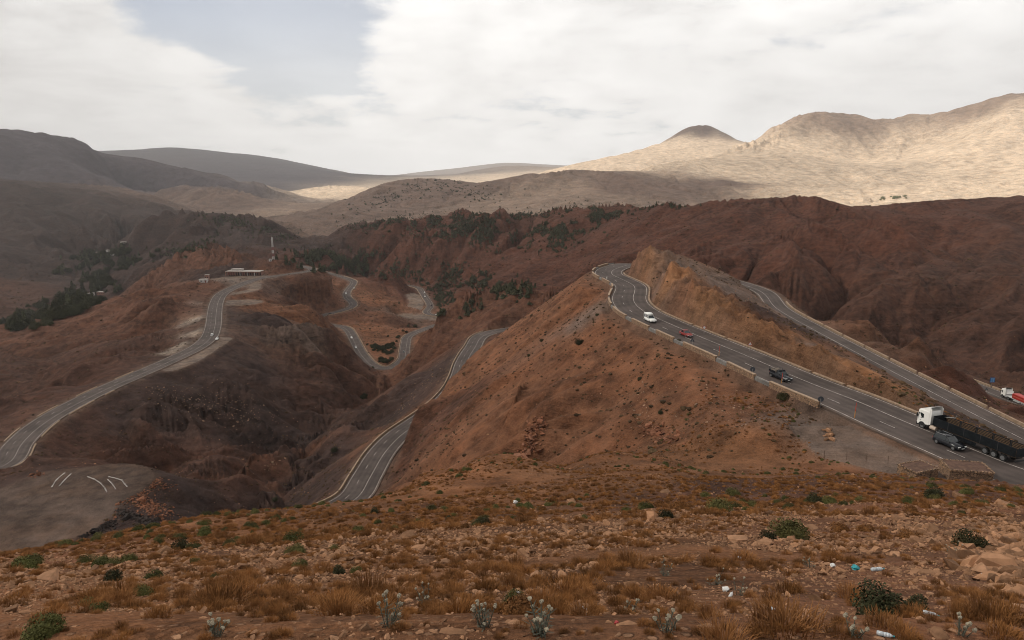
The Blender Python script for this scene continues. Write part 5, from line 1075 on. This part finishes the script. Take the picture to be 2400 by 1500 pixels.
def strew(patches, n, size, label, protos=STONES, lo=20):
    P_ = []
    for px, py, wx, wy, rot in patches:
        m = int(n * wx * wy); a = rng.normal(0, .55, m) * wx; b = rng.normal(0, .55, m) * wy; P_.append(np.stack([px + a * math.cos(rot) - b * math.sin(rot), py + a * math.sin(rot) + b * math.cos(rot)], 1))
    P_ = np.concatenate(P_); H_, ok = hits(P_[:, 0], P_[:, 1], dmin=lo); H_ = H_[ok & (samp(RDIST, H_[:, 0], H_[:, 1]) > 1.5)]; s_ = size * np.exp(rng.normal(0, .5, len(H_)))
    return scatter('rubble', protos, H_, rng.uniform(0, 6.28, len(H_)), s_, rng.integers(0, len(protos), len(H_)), label, rng.normal(0, .4, (len(H_), 2)))
def recol(ms, m):
    out = []
    for q in ms: c_ = q.copy(); c_.materials.clear(); c_.materials.append(m); out.append(c_)
    return out
DKST = recol(STONES, vary('slag_stone', (.030, .024, .022), .4)); RDST = recol(STONES, vary('red_stone', (.150, .070, .042), .4)); PLST = recol(STONES, vary('pale_stone', (.20, .135, .095), .35))
strew([(165, 1180, 26, 10, -.3), (190, 1200, 50, 8, -.45), (130, 1205, 24, 6, -.4), (215, 1110, 44, 5, 0), (285, 1112, 40, 6, .15), (240, 1240, 40, 9, -.4), (320, 1215, 60, 8, .35)], .9, .75, 'dark slag stones tipped over the terrace edge', DKST, 90)
strew([(310, 1150, 40, 20, .5), (270, 1170, 50, 14, -.2), (330, 1130, 60, 14, .15), (350, 1190, 50, 20, .4), (200, 1225, 60, 14, -.2), (100, 1120, 26, 10, .2)], .55, .60, 'reddish rubble on the heap below the white stones', RDST, 90)
strew([(940, 960, 50, 10, -.75), (1000, 900, 60, 16, -.7), (1040, 870, 30, 20, -.7), (900, 1000, 40, 8, -.75), (560, 960, 120, 40, .2), (430, 940, 90, 30, .3), (640, 1090, 40, 8, -.6)], .07, .55, 'pale stones on the slope beside the middle road', PLST, 90)
strew([(1245, 1035, 14, 30, -.3), (1225, 1065, 16, 12, 0), (1545, 1015, 44, 18, .3), (1260, 1000, 20, 20, -.5)], .22, .75, 'broken rock outcrop at the foot of the brown slope', RDST, 60)
strew([(2350, 1240, 60, 50, .4), (2300, 1300, 70, 40, .3), (2380, 1330, 40, 50, 0), (2150, 1240, 60, 20, .3)], .22, .16, 'broken slabs piled at the right of the foreground', STONES, 4)
strew([(1600, 830, 60, 14, .45), (1760, 850, 60, 20, .5), (1850, 960, 50, 30, .5), (1700, 950, 90, 50, .4), (1500, 950, 80, 60, .4)], .028, .30, 'pale stones on the slope below the parapets', PLST, 60)

# ================================================================ individual plants and rocks of the foreground
def single(name, me, px, py, s, label, cat, group=None, rz=None, sink=.02, sz_=None, far=140):
    x, y, z = hit(px, py, 2, far); o = link(name, me); o.location = (x, y, z - sink * s); o.scale = (s, s, s * (sz_ or 1)); o.rotation_euler = (0, 0, random.uniform(0, 6.28) if rz is None else rz); tag(o, label, cat, group); return o
def pxs(px, py, w_, far=140):     # width in metres of w_ photograph pixels there
    p = hit(px, py, 2, far); return w_ * p[1] * 1.06 / 1600
for px, py, w_, me, lb in ((1856, 1262, 92, CUSH[0], 'big round olive green cushion shrub'), (1800, 1262, 34, DSHR[0], 'small dark green shrub touching the big cushion shrub'), (265, 1362, 46, DSHR[0], 'darkest green round shrub near the left edge'), (421, 1287, 40, DSHR[1], 'dark green shrub on the skyline of the slope'), (456, 1287, 36, CUSH[1], 'flat olive shrub right of the dark skyline shrub'),
        (1225, 1440, 100, BSHR[0], 'brown and green mound shrub near bottom centre'), (1205, 1418, 70, CUSH[2], 'olive shrub growing behind the brown mound shrub'), (2055, 1440, 120, DSHR[1], 'large dark green shrub at lower right'), (2150, 1430, 60, DSHR[0], 'dark shrub right of the large dark green one'), (2192, 1168, 44, DSHR[1], 'dark green shrub high on the right slope'),
        (98, 1490, 100, CUSH[1], 'olive cushion shrub in the bottom left corner'), (205, 1420, 44, CUSH[0], 'yellow green cushion left of the bright pair'), (228, 1434, 46, CUSH[2], 'bright olive cushion beside its twin'), (60, 1333, 62, CUSH[1], 'flat dark olive cushion at left edge'), (80, 1322, 50, CUSH[0], 'olive cushion behind the flat one at left edge'), (200, 1320, 44, CUSH[2], 'olive cushion below the skyline at left'),
        (270, 1326, 44, CUSH[0], 'olive cushion with brown patch at left'), (357, 1357, 44, CUSH[1], 'olive cushion right of the darkest shrub'), (330, 1396, 56, CUSH[2], 'wide olive cushion in the left stones'), (505, 1356, 28, CUSH[0], 'small yellow green cushion in the centre left'), (700, 1330, 40, CUSH[1], 'olive cushion midway on the left slope'), (795, 1345, 34, DSHR[0], 'dark green cushion in the centre'), (832, 1342, 30, CUSH[2], 'small cushion right of the dark centre one'),
        (815, 1310, 30, BSHR[1], 'dark brown shrub in the centre'), (1037, 1300, 36, BSHR[0], 'dark brown dome right of centre'), (1130, 1232, 34, DSHR[0], 'dark cushion at the upper centre'), (1052, 1217, 16, DSHR[1], 'tiny very dark shrub at the upper centre'), (878, 1202, 22, DSHR[0], 'small dark shrub near the road rock'), (1560, 1215, 34, DSHR[1], 'dark leafy shrub right of centre'), (1720, 1160, 34, CUSH[1], 'olive cushion above the big shrub'), (1690, 1197, 60, CUSH[0], 'long low olive cushion in the upper right'), (1762, 1187, 32, CUSH[2], 'dark olive cushion beside the long one'),
        (1912, 1180, 40, DSHR[0], 'dark round shrub behind the big cushion'), (1828, 1180, 24, CUSH[1], 'small olive dome at the upper right'), (2030, 1245, 40, BSHR[1], 'brown shrub right of the big cushion'), (1968, 1245, 44, BSHR[0], 'brown grass dome beside the pale slab'), (2135, 1262, 50, BSHR[1], 'greyish brown dome shrub on the right slope'), (2275, 1285, 70, DSHR[0], 'tall dark brown shrub at the right edge'), (1965, 1208, 36, BSHR[0], 'dark reddish shrub on the upper right slope')):
    single('shrub', me, px, py, pxs(px, py, w_) * 1.05, lb, 'shrub', 'shrubs of the foreground slope')
for px, py, w_, lb in ((1358, 806, 18, 'lone dark shrub in the grey patch of the brown slope'), (1836, 936, 24, 'black rounded shrub just below the parapet near the pickup'), (1548, 969, 12, 'small dark shrub halfway down the brown slope'), (645, 1173, 13, 'lone dark shrub low on the slope left of the middle road'), (784, 1058, 14, 'lone shrub on the slope above the gully'), (1590, 802, 11, 'green bush against the parapet below the red saloon'), (1270, 800, 9, 'dark shrub high on the brown slope'), (1400, 740, 8, 'small shrub near the hairpin'), (1500, 890, 10, 'small dark shrub below the parapet row'), (1240, 835, 8, 'small shrub above the bend of the middle road')):
    single('shrub', DSHR[0], px, py, pxs(px, py, w_, 600) * 1.15, lb, 'shrub', 'lone shrubs on the brown slopes', far=600)
POPL = [pine_mesh(50 + i, .11, 150) for i in range(2)]; M_BARK = mat('bark', (.07, .05, .036), .9)
for px, py, hp, lb in ((200, 597, 17, 'tallest dark poplar left of the far hamlet'), (196, 598, 12, 'shorter poplar left of the tallest one'), (207, 597, 13, 'poplar right of the tallest one'), (216, 596, 10, 'slim poplar in the middle of the far row'), (222, 596, 11, 'slim poplar near the end of the far row'), (228, 595, 10, 'last poplar of the far row'), (143, 606, 8, 'lone round tree on the bare western slope')):
    x, y, z = hit(px, py, 300, 4000); H_ = hp * y * 1.03 / 1600; o = empty('poplar_tree', (x, y, z), random.uniform(0, 6)); tag(o, lb, 'tree', 'poplars of the far hamlet'); MB().tube((0, 0, -.5), (0, 0, H_ * .5), H_ * .02, H_ * .01, n=6).obj('trunk', M_BARK, o)
    c_ = link('crown', POPL[px % 2], None, o); c_.scale = (H_ * (1 if hp > 8 else 2.4), H_ * (1 if hp > 8 else 2.4), H_)
T = []
for k in range(900):
    px = random.uniform(0, 2400); py = random.uniform(1270, 1498)
    if fbm(np.array([px / 160.]), np.array([py / 60.]), 3, 5)[0] > .44: T.append((px, py))
for px, py in [(925, 1415), (985, 1360), (640, 1430), (700, 1405), (780, 1420), (1160, 1372), (1130, 1352), (1060, 1430), (960, 1440), (1390, 1350), (1330, 1390), (1500, 1390), (1700, 1360), (1760, 1400), (1850, 1350), (1930, 1340), (2080, 1350), (2200, 1370), (2250, 1410), (2130, 1370), (1800, 1420), (1880, 1480), (2000, 1490), (2280, 1450), (240, 1490), (330, 1480), (480, 1500), (560, 1420), (420, 1440), (1650, 1450), (1560, 1445), (2230, 1480)] + T[:255]:
    w_ = random.uniform(28, 56) * (1 + (py - 1300) / 700); single('grass_tuft', random.choice(TUFTS), px, py, pxs(px, py, w_) * .64, 'dry brown grass tuft on the stony foreground slope', 'grass tuft', 'dry grass tufts')
BIGST = [stone_mesh(100 + i, 1.6 if i % 2 else 1.1, 24) for i in range(6)]
for px, py, w_, s2, lb in ((845, 1170, 24, 2.6, 'dark brown boulder on the skyline against the middle road'), (1730, 1268, 60, 2.0, 'pale tilted rock left of the big cushion shrub'), (2375, 1188, 90, 1.3, 'largest pale boulder at the right edge'), (957, 1258, 46, 1.4, 'dark shadowed rock in the centre left'), (1340, 1178, 30, 1.4, 'rounded tan rock in the upper centre'), (1900, 1240, 56, 1.2, 'pale slab behind the big cushion shrub'), (2010, 1240, 46, 1.3, 'tan slab right of the brown dome'),
        (2160, 1345, 130, .7, 'long pale slab in the right stones'), (2350, 1360, 110, .9, 'flat pink slab at the right edge'), (1660, 1470, 60, .8, 'flat tan slab at the bottom right'), (1060, 1485, 80, .9, 'cream coloured broken slab at the bottom'), (1205, 1462, 46, .8, 'small flat slab beside the brown mound shrub'), (330, 1235, 20, 1.6, 'pale knob of rock on the left skyline'), (1470, 1465, 70, .7, 'flat ochre slab at the bottom centre'), (2250, 1165, 40, 1.5, 'grey rock right of the dark shrub'), (1560, 1155, 30, 1.3, 'tan rock high on the slope')):
    single('rock', random.choice(BIGST), px, py, pxs(px, py, w_), lb, 'rock', None, None, .1, s2)
for k in range(280):
    px = random.uniform(0, 2400); py = 1250 + 248 * random.random() ** .7; w_ = random.uniform(8, 21) * (1 + (py - 1300) / 500); single('stone', random.choice(STONES + BIGST), px, py, pxs(px, py, w_), 'angular brown stone lying on the foreground slope', 'stone', 'stones of the foreground slope', None, .05, random.uniform(.6, 1.2))
# globe thistles
def thistle(px, py, w_, n, label):
    x, y, z = hit(px, py, 2, 60); s = pxs(px, py, w_); o = empty('globe_thistle', (x, y, z), random.uniform(0, 6)); tag(o, label, 'thistle', 'globe thistles'); r = random.Random(px); leaf = MB()
    hd = MB(); bmx = bmesh.new(); bmesh.ops.create_icosphere(bmx, subdivisions=2, radius=1); HV = [v.co.copy() for v in bmx.verts]; HF = [tuple(v.index for v in f_.verts) for f_ in bmx.faces]; bmx.free()
    for k in range(n):
        a = r.uniform(0, 6.28); d = s * .5 * math.sqrt(r.random()); h = s * r.uniform(.3, .95); tip = Vector((d * math.cos(a), d * math.sin(a), h)); base = Vector((d * .2 * math.cos(a), d * .2 * math.sin(a), -.03))
        MB().tube(base, tip, .0032, .002, n=5, cap=False).obj('stem', M_THL, o); R_ = .0125 * r.uniform(.8, 1.2); hm_ = MB().add([v * R_ * (1.0 if i % 2 else .62) + tip for i, v in enumerate(HV)], HF); hm_.obj('flower_head', M_THH, o)
        for j in range(12):
            q = base.lerp(tip, r.uniform(.1, .8)); b = r.uniform(0, 6.28); L_ = s * r.uniform(.12, .25); e = q + Vector((math.cos(b) * L_, math.sin(b) * L_, r.uniform(-.02, .05))); sd_ = Vector((-math.sin(b), math.cos(b), 0)) * L_ * .08; md_ = q.lerp(e, .5); leaf.add([q, md_ + sd_, e, md_ - sd_], [(0, 1, 2, 3)])
    leaf.obj('foliage', M_THL, o)
for a in ((505, 1492, 70, 9, 'white globe thistle clump at the bottom left'), (1000, 1420, 60, 8, 'white globe thistle beside the grass left of the mound shrub'), (910, 1470, 90, 10, 'tall globe thistle clump left of bottom centre'), (1135, 1470, 90, 11, 'globe thistle clump at the bottom centre'), (1270, 1490, 110, 13, 'widest globe thistle clump at the bottom centre'), (1560, 1480, 70, 8, 'globe thistle standing right of bottom centre'), (1475, 1440, 60, 6, 'sparse globe thistle below the white litter'), (1555, 1350, 50, 6, 'small globe thistle with bluish leaves'), (1675, 1370, 56, 6, 'globe thistle beside the bluish tall tuft'), (1730, 1395, 44, 5, 'globe thistle right of the crushed bottle'), (1900, 1330, 40, 5, 'globe thistle in the brown grass right'), (2230, 1310, 50, 6, 'globe thistle at the right among stones'), (2000, 1492, 60, 7, 'globe thistle in the bottom right grass'), (2250, 1490, 60, 6, 'globe thistle in the bottom right corner')):
    thistle(*a)
# litter
PET = mat('clear_plastic', (.42, .45, .47), .15, spec=.5, noise=.15, nscale=12); TEAL = mat('teal_plastic', (.02, .24, .27), .45); PAPER = mat('white_paper', (.55, .54, .52), .8, noise=.2, nscale=14)
def bottle(px, py, w_, rz, label, m=PET):
    x, y, z = hit(px, py, 2, 60); L_ = pxs(px, py, w_); r = L_ * .15; o = empty('plastic_bottle', (x, y, z + r * .9), rz); tag(o, label, 'bottle', 'discarded bottles')
    b = MB(); 
    for a_, c_, ra, rb in ((-.5, -.44, .8, 1), (-.44, -.1, 1, .93), (-.1, .05, .93, 1), (.05, .22, 1, .95), (.22, .40, .95, .32)): b.tube((L_ * a_, 0, 0), (L_ * c_, 0, 0), r * ra, r * rb, n=12)
    b.obj('body', m, o, True); MB().tube((L_ * .40, 0, 0), (L_ * .5, 0, 0), r * .36, n=10).obj('cap', TEAL if m is PET else PAPER, o)
bottle(2057, 1338, 34, .15, 'pale plastic bottle right of the teal bag'); bottle(1713, 1397, 26, 1.0, 'white crushed bottle below the bluish tuft', PAPER); bottle(1362, 1383, 22, 1.3, 'clear bottle standing out of the stones'); bottle(1737, 1310, 18, -.8, 'blue grey bottle in the middle of the slope'); bottle(1812, 1430, 24, -.8, 'clear bottle with white label at lower right'); bottle(2182, 1443, 36, -.5, 'clear bottle beside the dark shrub'); bottle(2075, 1492, 40, -.4, 'clear bottle at the bottom right'); bottle(1217, 1392, 20, -.6, 'pale blue bottle above the brown mound shrub', PAPER); bottle(2320, 1357, 40, -.4, 'long clear bottle at the right edge')
def crumple(name, px, py, w_, m, label, cat, seed, lift=.3):
    x, y, z = hit(px, py, 2, 60); s = pxs(px, py, w_); r = random.Random(seed); bm = bmesh.new(); bmesh.ops.create_icosphere(bm, subdivisions=2, radius=.5)
    for v in bm.verts: v.co *= r.uniform(.6, 1.15); v.co.z *= .7
    me = bpy.data.meshes.new(name); bm.to_mesh(me); bm.free(); o = link(name, me, m); o.location = (x, y, z + s * lift); o.scale = (s, s, s); tag(o, label, cat)
crumple('plastic_bag', 2003, 1336, 20, TEAL, 'teal plastic bag caught in brown grass', 'bag', 1); crumple('paper_scrap', 1951, 1330, 16, PAPER, 'crumpled white wrapper left of the teal bag', 'litter', 2); crumple('paper_scrap', 1368, 1432, 18, PAPER, 'crumpled white paper at bottom centre', 'litter', 3); crumple('paper_scrap', 1700, 1386, 20, PAPER, 'cream crumpled carton beside the crushed bottle', 'litter', 4); crumple('paper_scrap', 1208, 1180, 12, PAPER, 'white scrap high on the grassy slope', 'litter', 5); crumple('paper_scrap', 1445, 1463, 14, mat('red_wrapper', (.28, .03, .03), .6), 'red and white wrapper at bottom centre', 'litter', 6)
# pale rubble heap on the rim of the lot, outcrop stones
for k in range(14):
    px, py = 1940 + random.uniform(-12, 12), 1008 + random.uniform(-14, 16); x, y, z = PZ(px, py, -40); z = float(gz(x, y)); o = link('stone', random.choice(BIGST), None); s = random.uniform(.5, 1.3); o.location = (x, y, z + .1); o.scale = (s, s, s * 1.4); o.rotation_euler = (0, 0, random.uniform(0, 6)); tag(o, 'pale broken stone in the rubble heap on the rim of the lot', 'stone', 'rubble heap by the lot')
# rows of whitewashed stones on the terrace
WST = bpy.data.meshes.new('white_stone'); bm = bmesh.new(); bmesh.ops.create_icosphere(bm, subdivisions=1, radius=.5)
for v in bm.verts: v.co.z *= .6
bm.to_mesh(WST); bm.free(); WST.materials.append(mat('whitewash', (.48, .45, .42), .9, noise=.2, nscale=2))
for pts, lb in (([(122, 1141), (130, 1128), (140, 1118), (152, 1109)], 'first straight row'), ([(140, 1138), (150, 1127), (160, 1117), (168, 1110)], 'second straight row'), ([(206, 1118), (222, 1124), (236, 1133), (246, 1144), (250, 1154)], 'long curved row'), ([(253, 1125), (262, 1133), (268, 1141), (271, 1148)], 'short curved row'), ([(256, 1118), (270, 1121), (286, 1126), (292, 1134), (298, 1141)], 'outermost curved row')):
    P_ = np.array(pts, float); L_ = np.concatenate([[0], np.cumsum(np.linalg.norm(np.diff(P_, axis=0), axis=1))])
    for d in np.arange(0, L_[-1], 3.1):
        px, py = np.interp(d, L_, P_[:, 0]), np.interp(d, L_, P_[:, 1]); x, y, z = hit(px, py, 100, 320); o = link('white_stone', WST); s = random.uniform(.42, .62); o.location = (x, y, z + .1); o.scale = (s, s, s); o.rotation_euler = (0, 0, random.uniform(0, 6)); tag(o, 'whitewashed stone in the ' + lb + ' on the terrace', 'stone', 'white stones on the terrace, ' + lb)
# ================================================================ clouds overhead (their shade lies on the near hills) and haze
cm = bpy.data.materials.new('cloud'); cm.use_nodes = True; t = NT(cm.node_tree); t.n.clear()
den_ = t.node('ShaderNodeVertexColor', layer_name='cover').outputs[0]
tr = t.node('ShaderNodeBsdfTransparent'); tl = t.node('ShaderNodeBsdfTranslucent', ins={'Color': (.20, .20, .205, 1)}); df = t.node('ShaderNodeBsdfDiffuse', ins={'Color': (.20, .20, .205, 1)})
body = t.node('ShaderNodeMixShader', ins={0: .5, 1: tl.outputs[0], 2: df.outputs[0]})
mxs = t.node('ShaderNodeMixShader', ins={0: den_, 1: tr.outputs[0], 2: body.outputs[0]})
t.node('ShaderNodeOutputMaterial', ins={'Surface': mxs.outputs[0]})
def poly_sd(X, Y, P):
    """signed distance to a polygon, negative inside"""
    d = np.full(X.shape, 1e18); inside = np.zeros(X.shape, bool); n = len(P)
    for i in range(n):
        ax, ay = P[i]; bx, by = P[(i + 1) % n]; ex, ey = bx - ax, by - ay
        tt = np.clip(((X - ax) * ex + (Y - ay) * ey) / (ex * ex + ey * ey), 0, 1); d = np.minimum(d, (X - ax - tt * ex) ** 2 + (Y - ay - tt * ey) ** 2)
        c = ((ay > Y) != (by > Y)) & (X < ex * (Y - ay) / (by - ay + 1e-9) + ax); inside ^= c
    d = np.sqrt(d); return np.where(inside, -d, d)
def cloud(P, H, soft, step, opac=.30, k=0):
    P = np.array(P, float); lo = P.min(0) - 500; hi = P.max(0) + 500
    xs = np.arange(lo[0], hi[0], step); ys = np.arange(lo[1], hi[1], step); X, Y = np.meshgrid(xs, ys)
    sd = poly_sd(X, Y, P) + 420 * (fbm(X / 700, Y / 700, 5, k) - .47)
    thick = np.clip(-sd / 260 + .3, 0, None); top = 260 * np.sqrt(thick.clip(0, 4)) * (.6 + .8 * fbm(X / 500, Y / 500, 4, k + 3))
    dens = sstep(soft, -soft, sd) * opac * (.85 + .3 * fbm(X / 300, Y / 300, 4, k + 9))
    off = SUN_TO[:2] / SUN_TO[2] * (H + 100); n, m = X.shape
    V1 = np.stack([X + off[0], Y + off[1], H + top], -1).reshape(-1, 3); V0 = np.stack([X + off[0], Y + off[1], H - 25 - 40 * fbm(X / 300, Y / 300, 3, k + 5)], -1).reshape(-1, 3)
    i = (np.arange(n - 1)[:, None] * m + np.arange(m - 1)[None]).ravel(); keep = (sd < soft + step * 2).ravel(); i = i[keep[i] & keep[i + 1] & keep[i + m] & keep[i + m + 1]]
    f1 = np.stack([i, i + 1, i + m + 1, i + m], 1); f0 = np.stack([i, i + m, i + m + 1, i + 1], 1) + n * m
    me = mesh_np('cloud', np.concatenate([V1, V0]), np.concatenate([f1, f0]), True)
    a = me.color_attributes.new('cover', 'FLOAT_COLOR', 'POINT'); q = np.tile(dens.ravel(), 2); a.data.foreach_set('color', np.stack([q, q, q, np.ones_like(q)], 1).astype(np.float32).ravel())
    bm = bmesh.new(); bm.from_mesh(me); bmesh.ops.delete(bm, geom=[v for v in bm.verts if not v.link_faces], context='VERTS'); bm.to_mesh(me); bm.free()
    o = link('cloud', me, cm); tag(o, kind='stuff'); return o
cloud([(-7000, -7000), (9000, -7000), (9000, -200), (2600, 300), (1400, 1100), (1000, 1500), (830, 2200), (850, 2600), (1300, 2700), (1800, 3050), (1950, 3450), (1450, 3700), (900, 3450), (640, 3600), (250, 3900), (-450, 4300), (-1050, 4250), (-1750, 4700), (-1750, 5700), (-1150, 6000), (-1300, 9000), (-8500, 9000), (-8500, 500)], 2300, 170, 110, k=1)['label'] = 'unseen grey cloud bank over the near hills'  # inferred from its shade; widened right and behind to dim the sky light
cloud([(-9500, 8900), (-1500, 8900), (-1700, 15500), (-9500, 15500)], 4800, 350, 180, k=2)['label'] = 'cloud bank over the far western range'
cloud([(1250, 6050), (2900, 6150), (3100, 7200), (1250, 7200)], 2600, 160, 80, k=3)['label'] = 'small cloud over the dark far peak'

hm = bpy.data.materials.new('haze'); hm.use_nodes = True; t = NT(hm.node_tree); t.n.clear()
pv = t.node('ShaderNodeVolumePrincipled', ins={'Color': (.90, .90, .92, 1), 'Density': 4.0e-5, 'Anisotropy': .2})
t.node('ShaderNodeOutputMaterial', ins={'Volume': pv.outputs[0]})
zlo, zhi = float(GZ.min()) - 1.0, max(float(GZ.max()) + 5.0, 20.0)
haze = MB().box((0, 14500, (zlo + zhi) / 2), (62000, 33000, zhi - zlo)).obj('haze', hm); tag(haze, 'pale haze filling the valleys', kind='stuff')
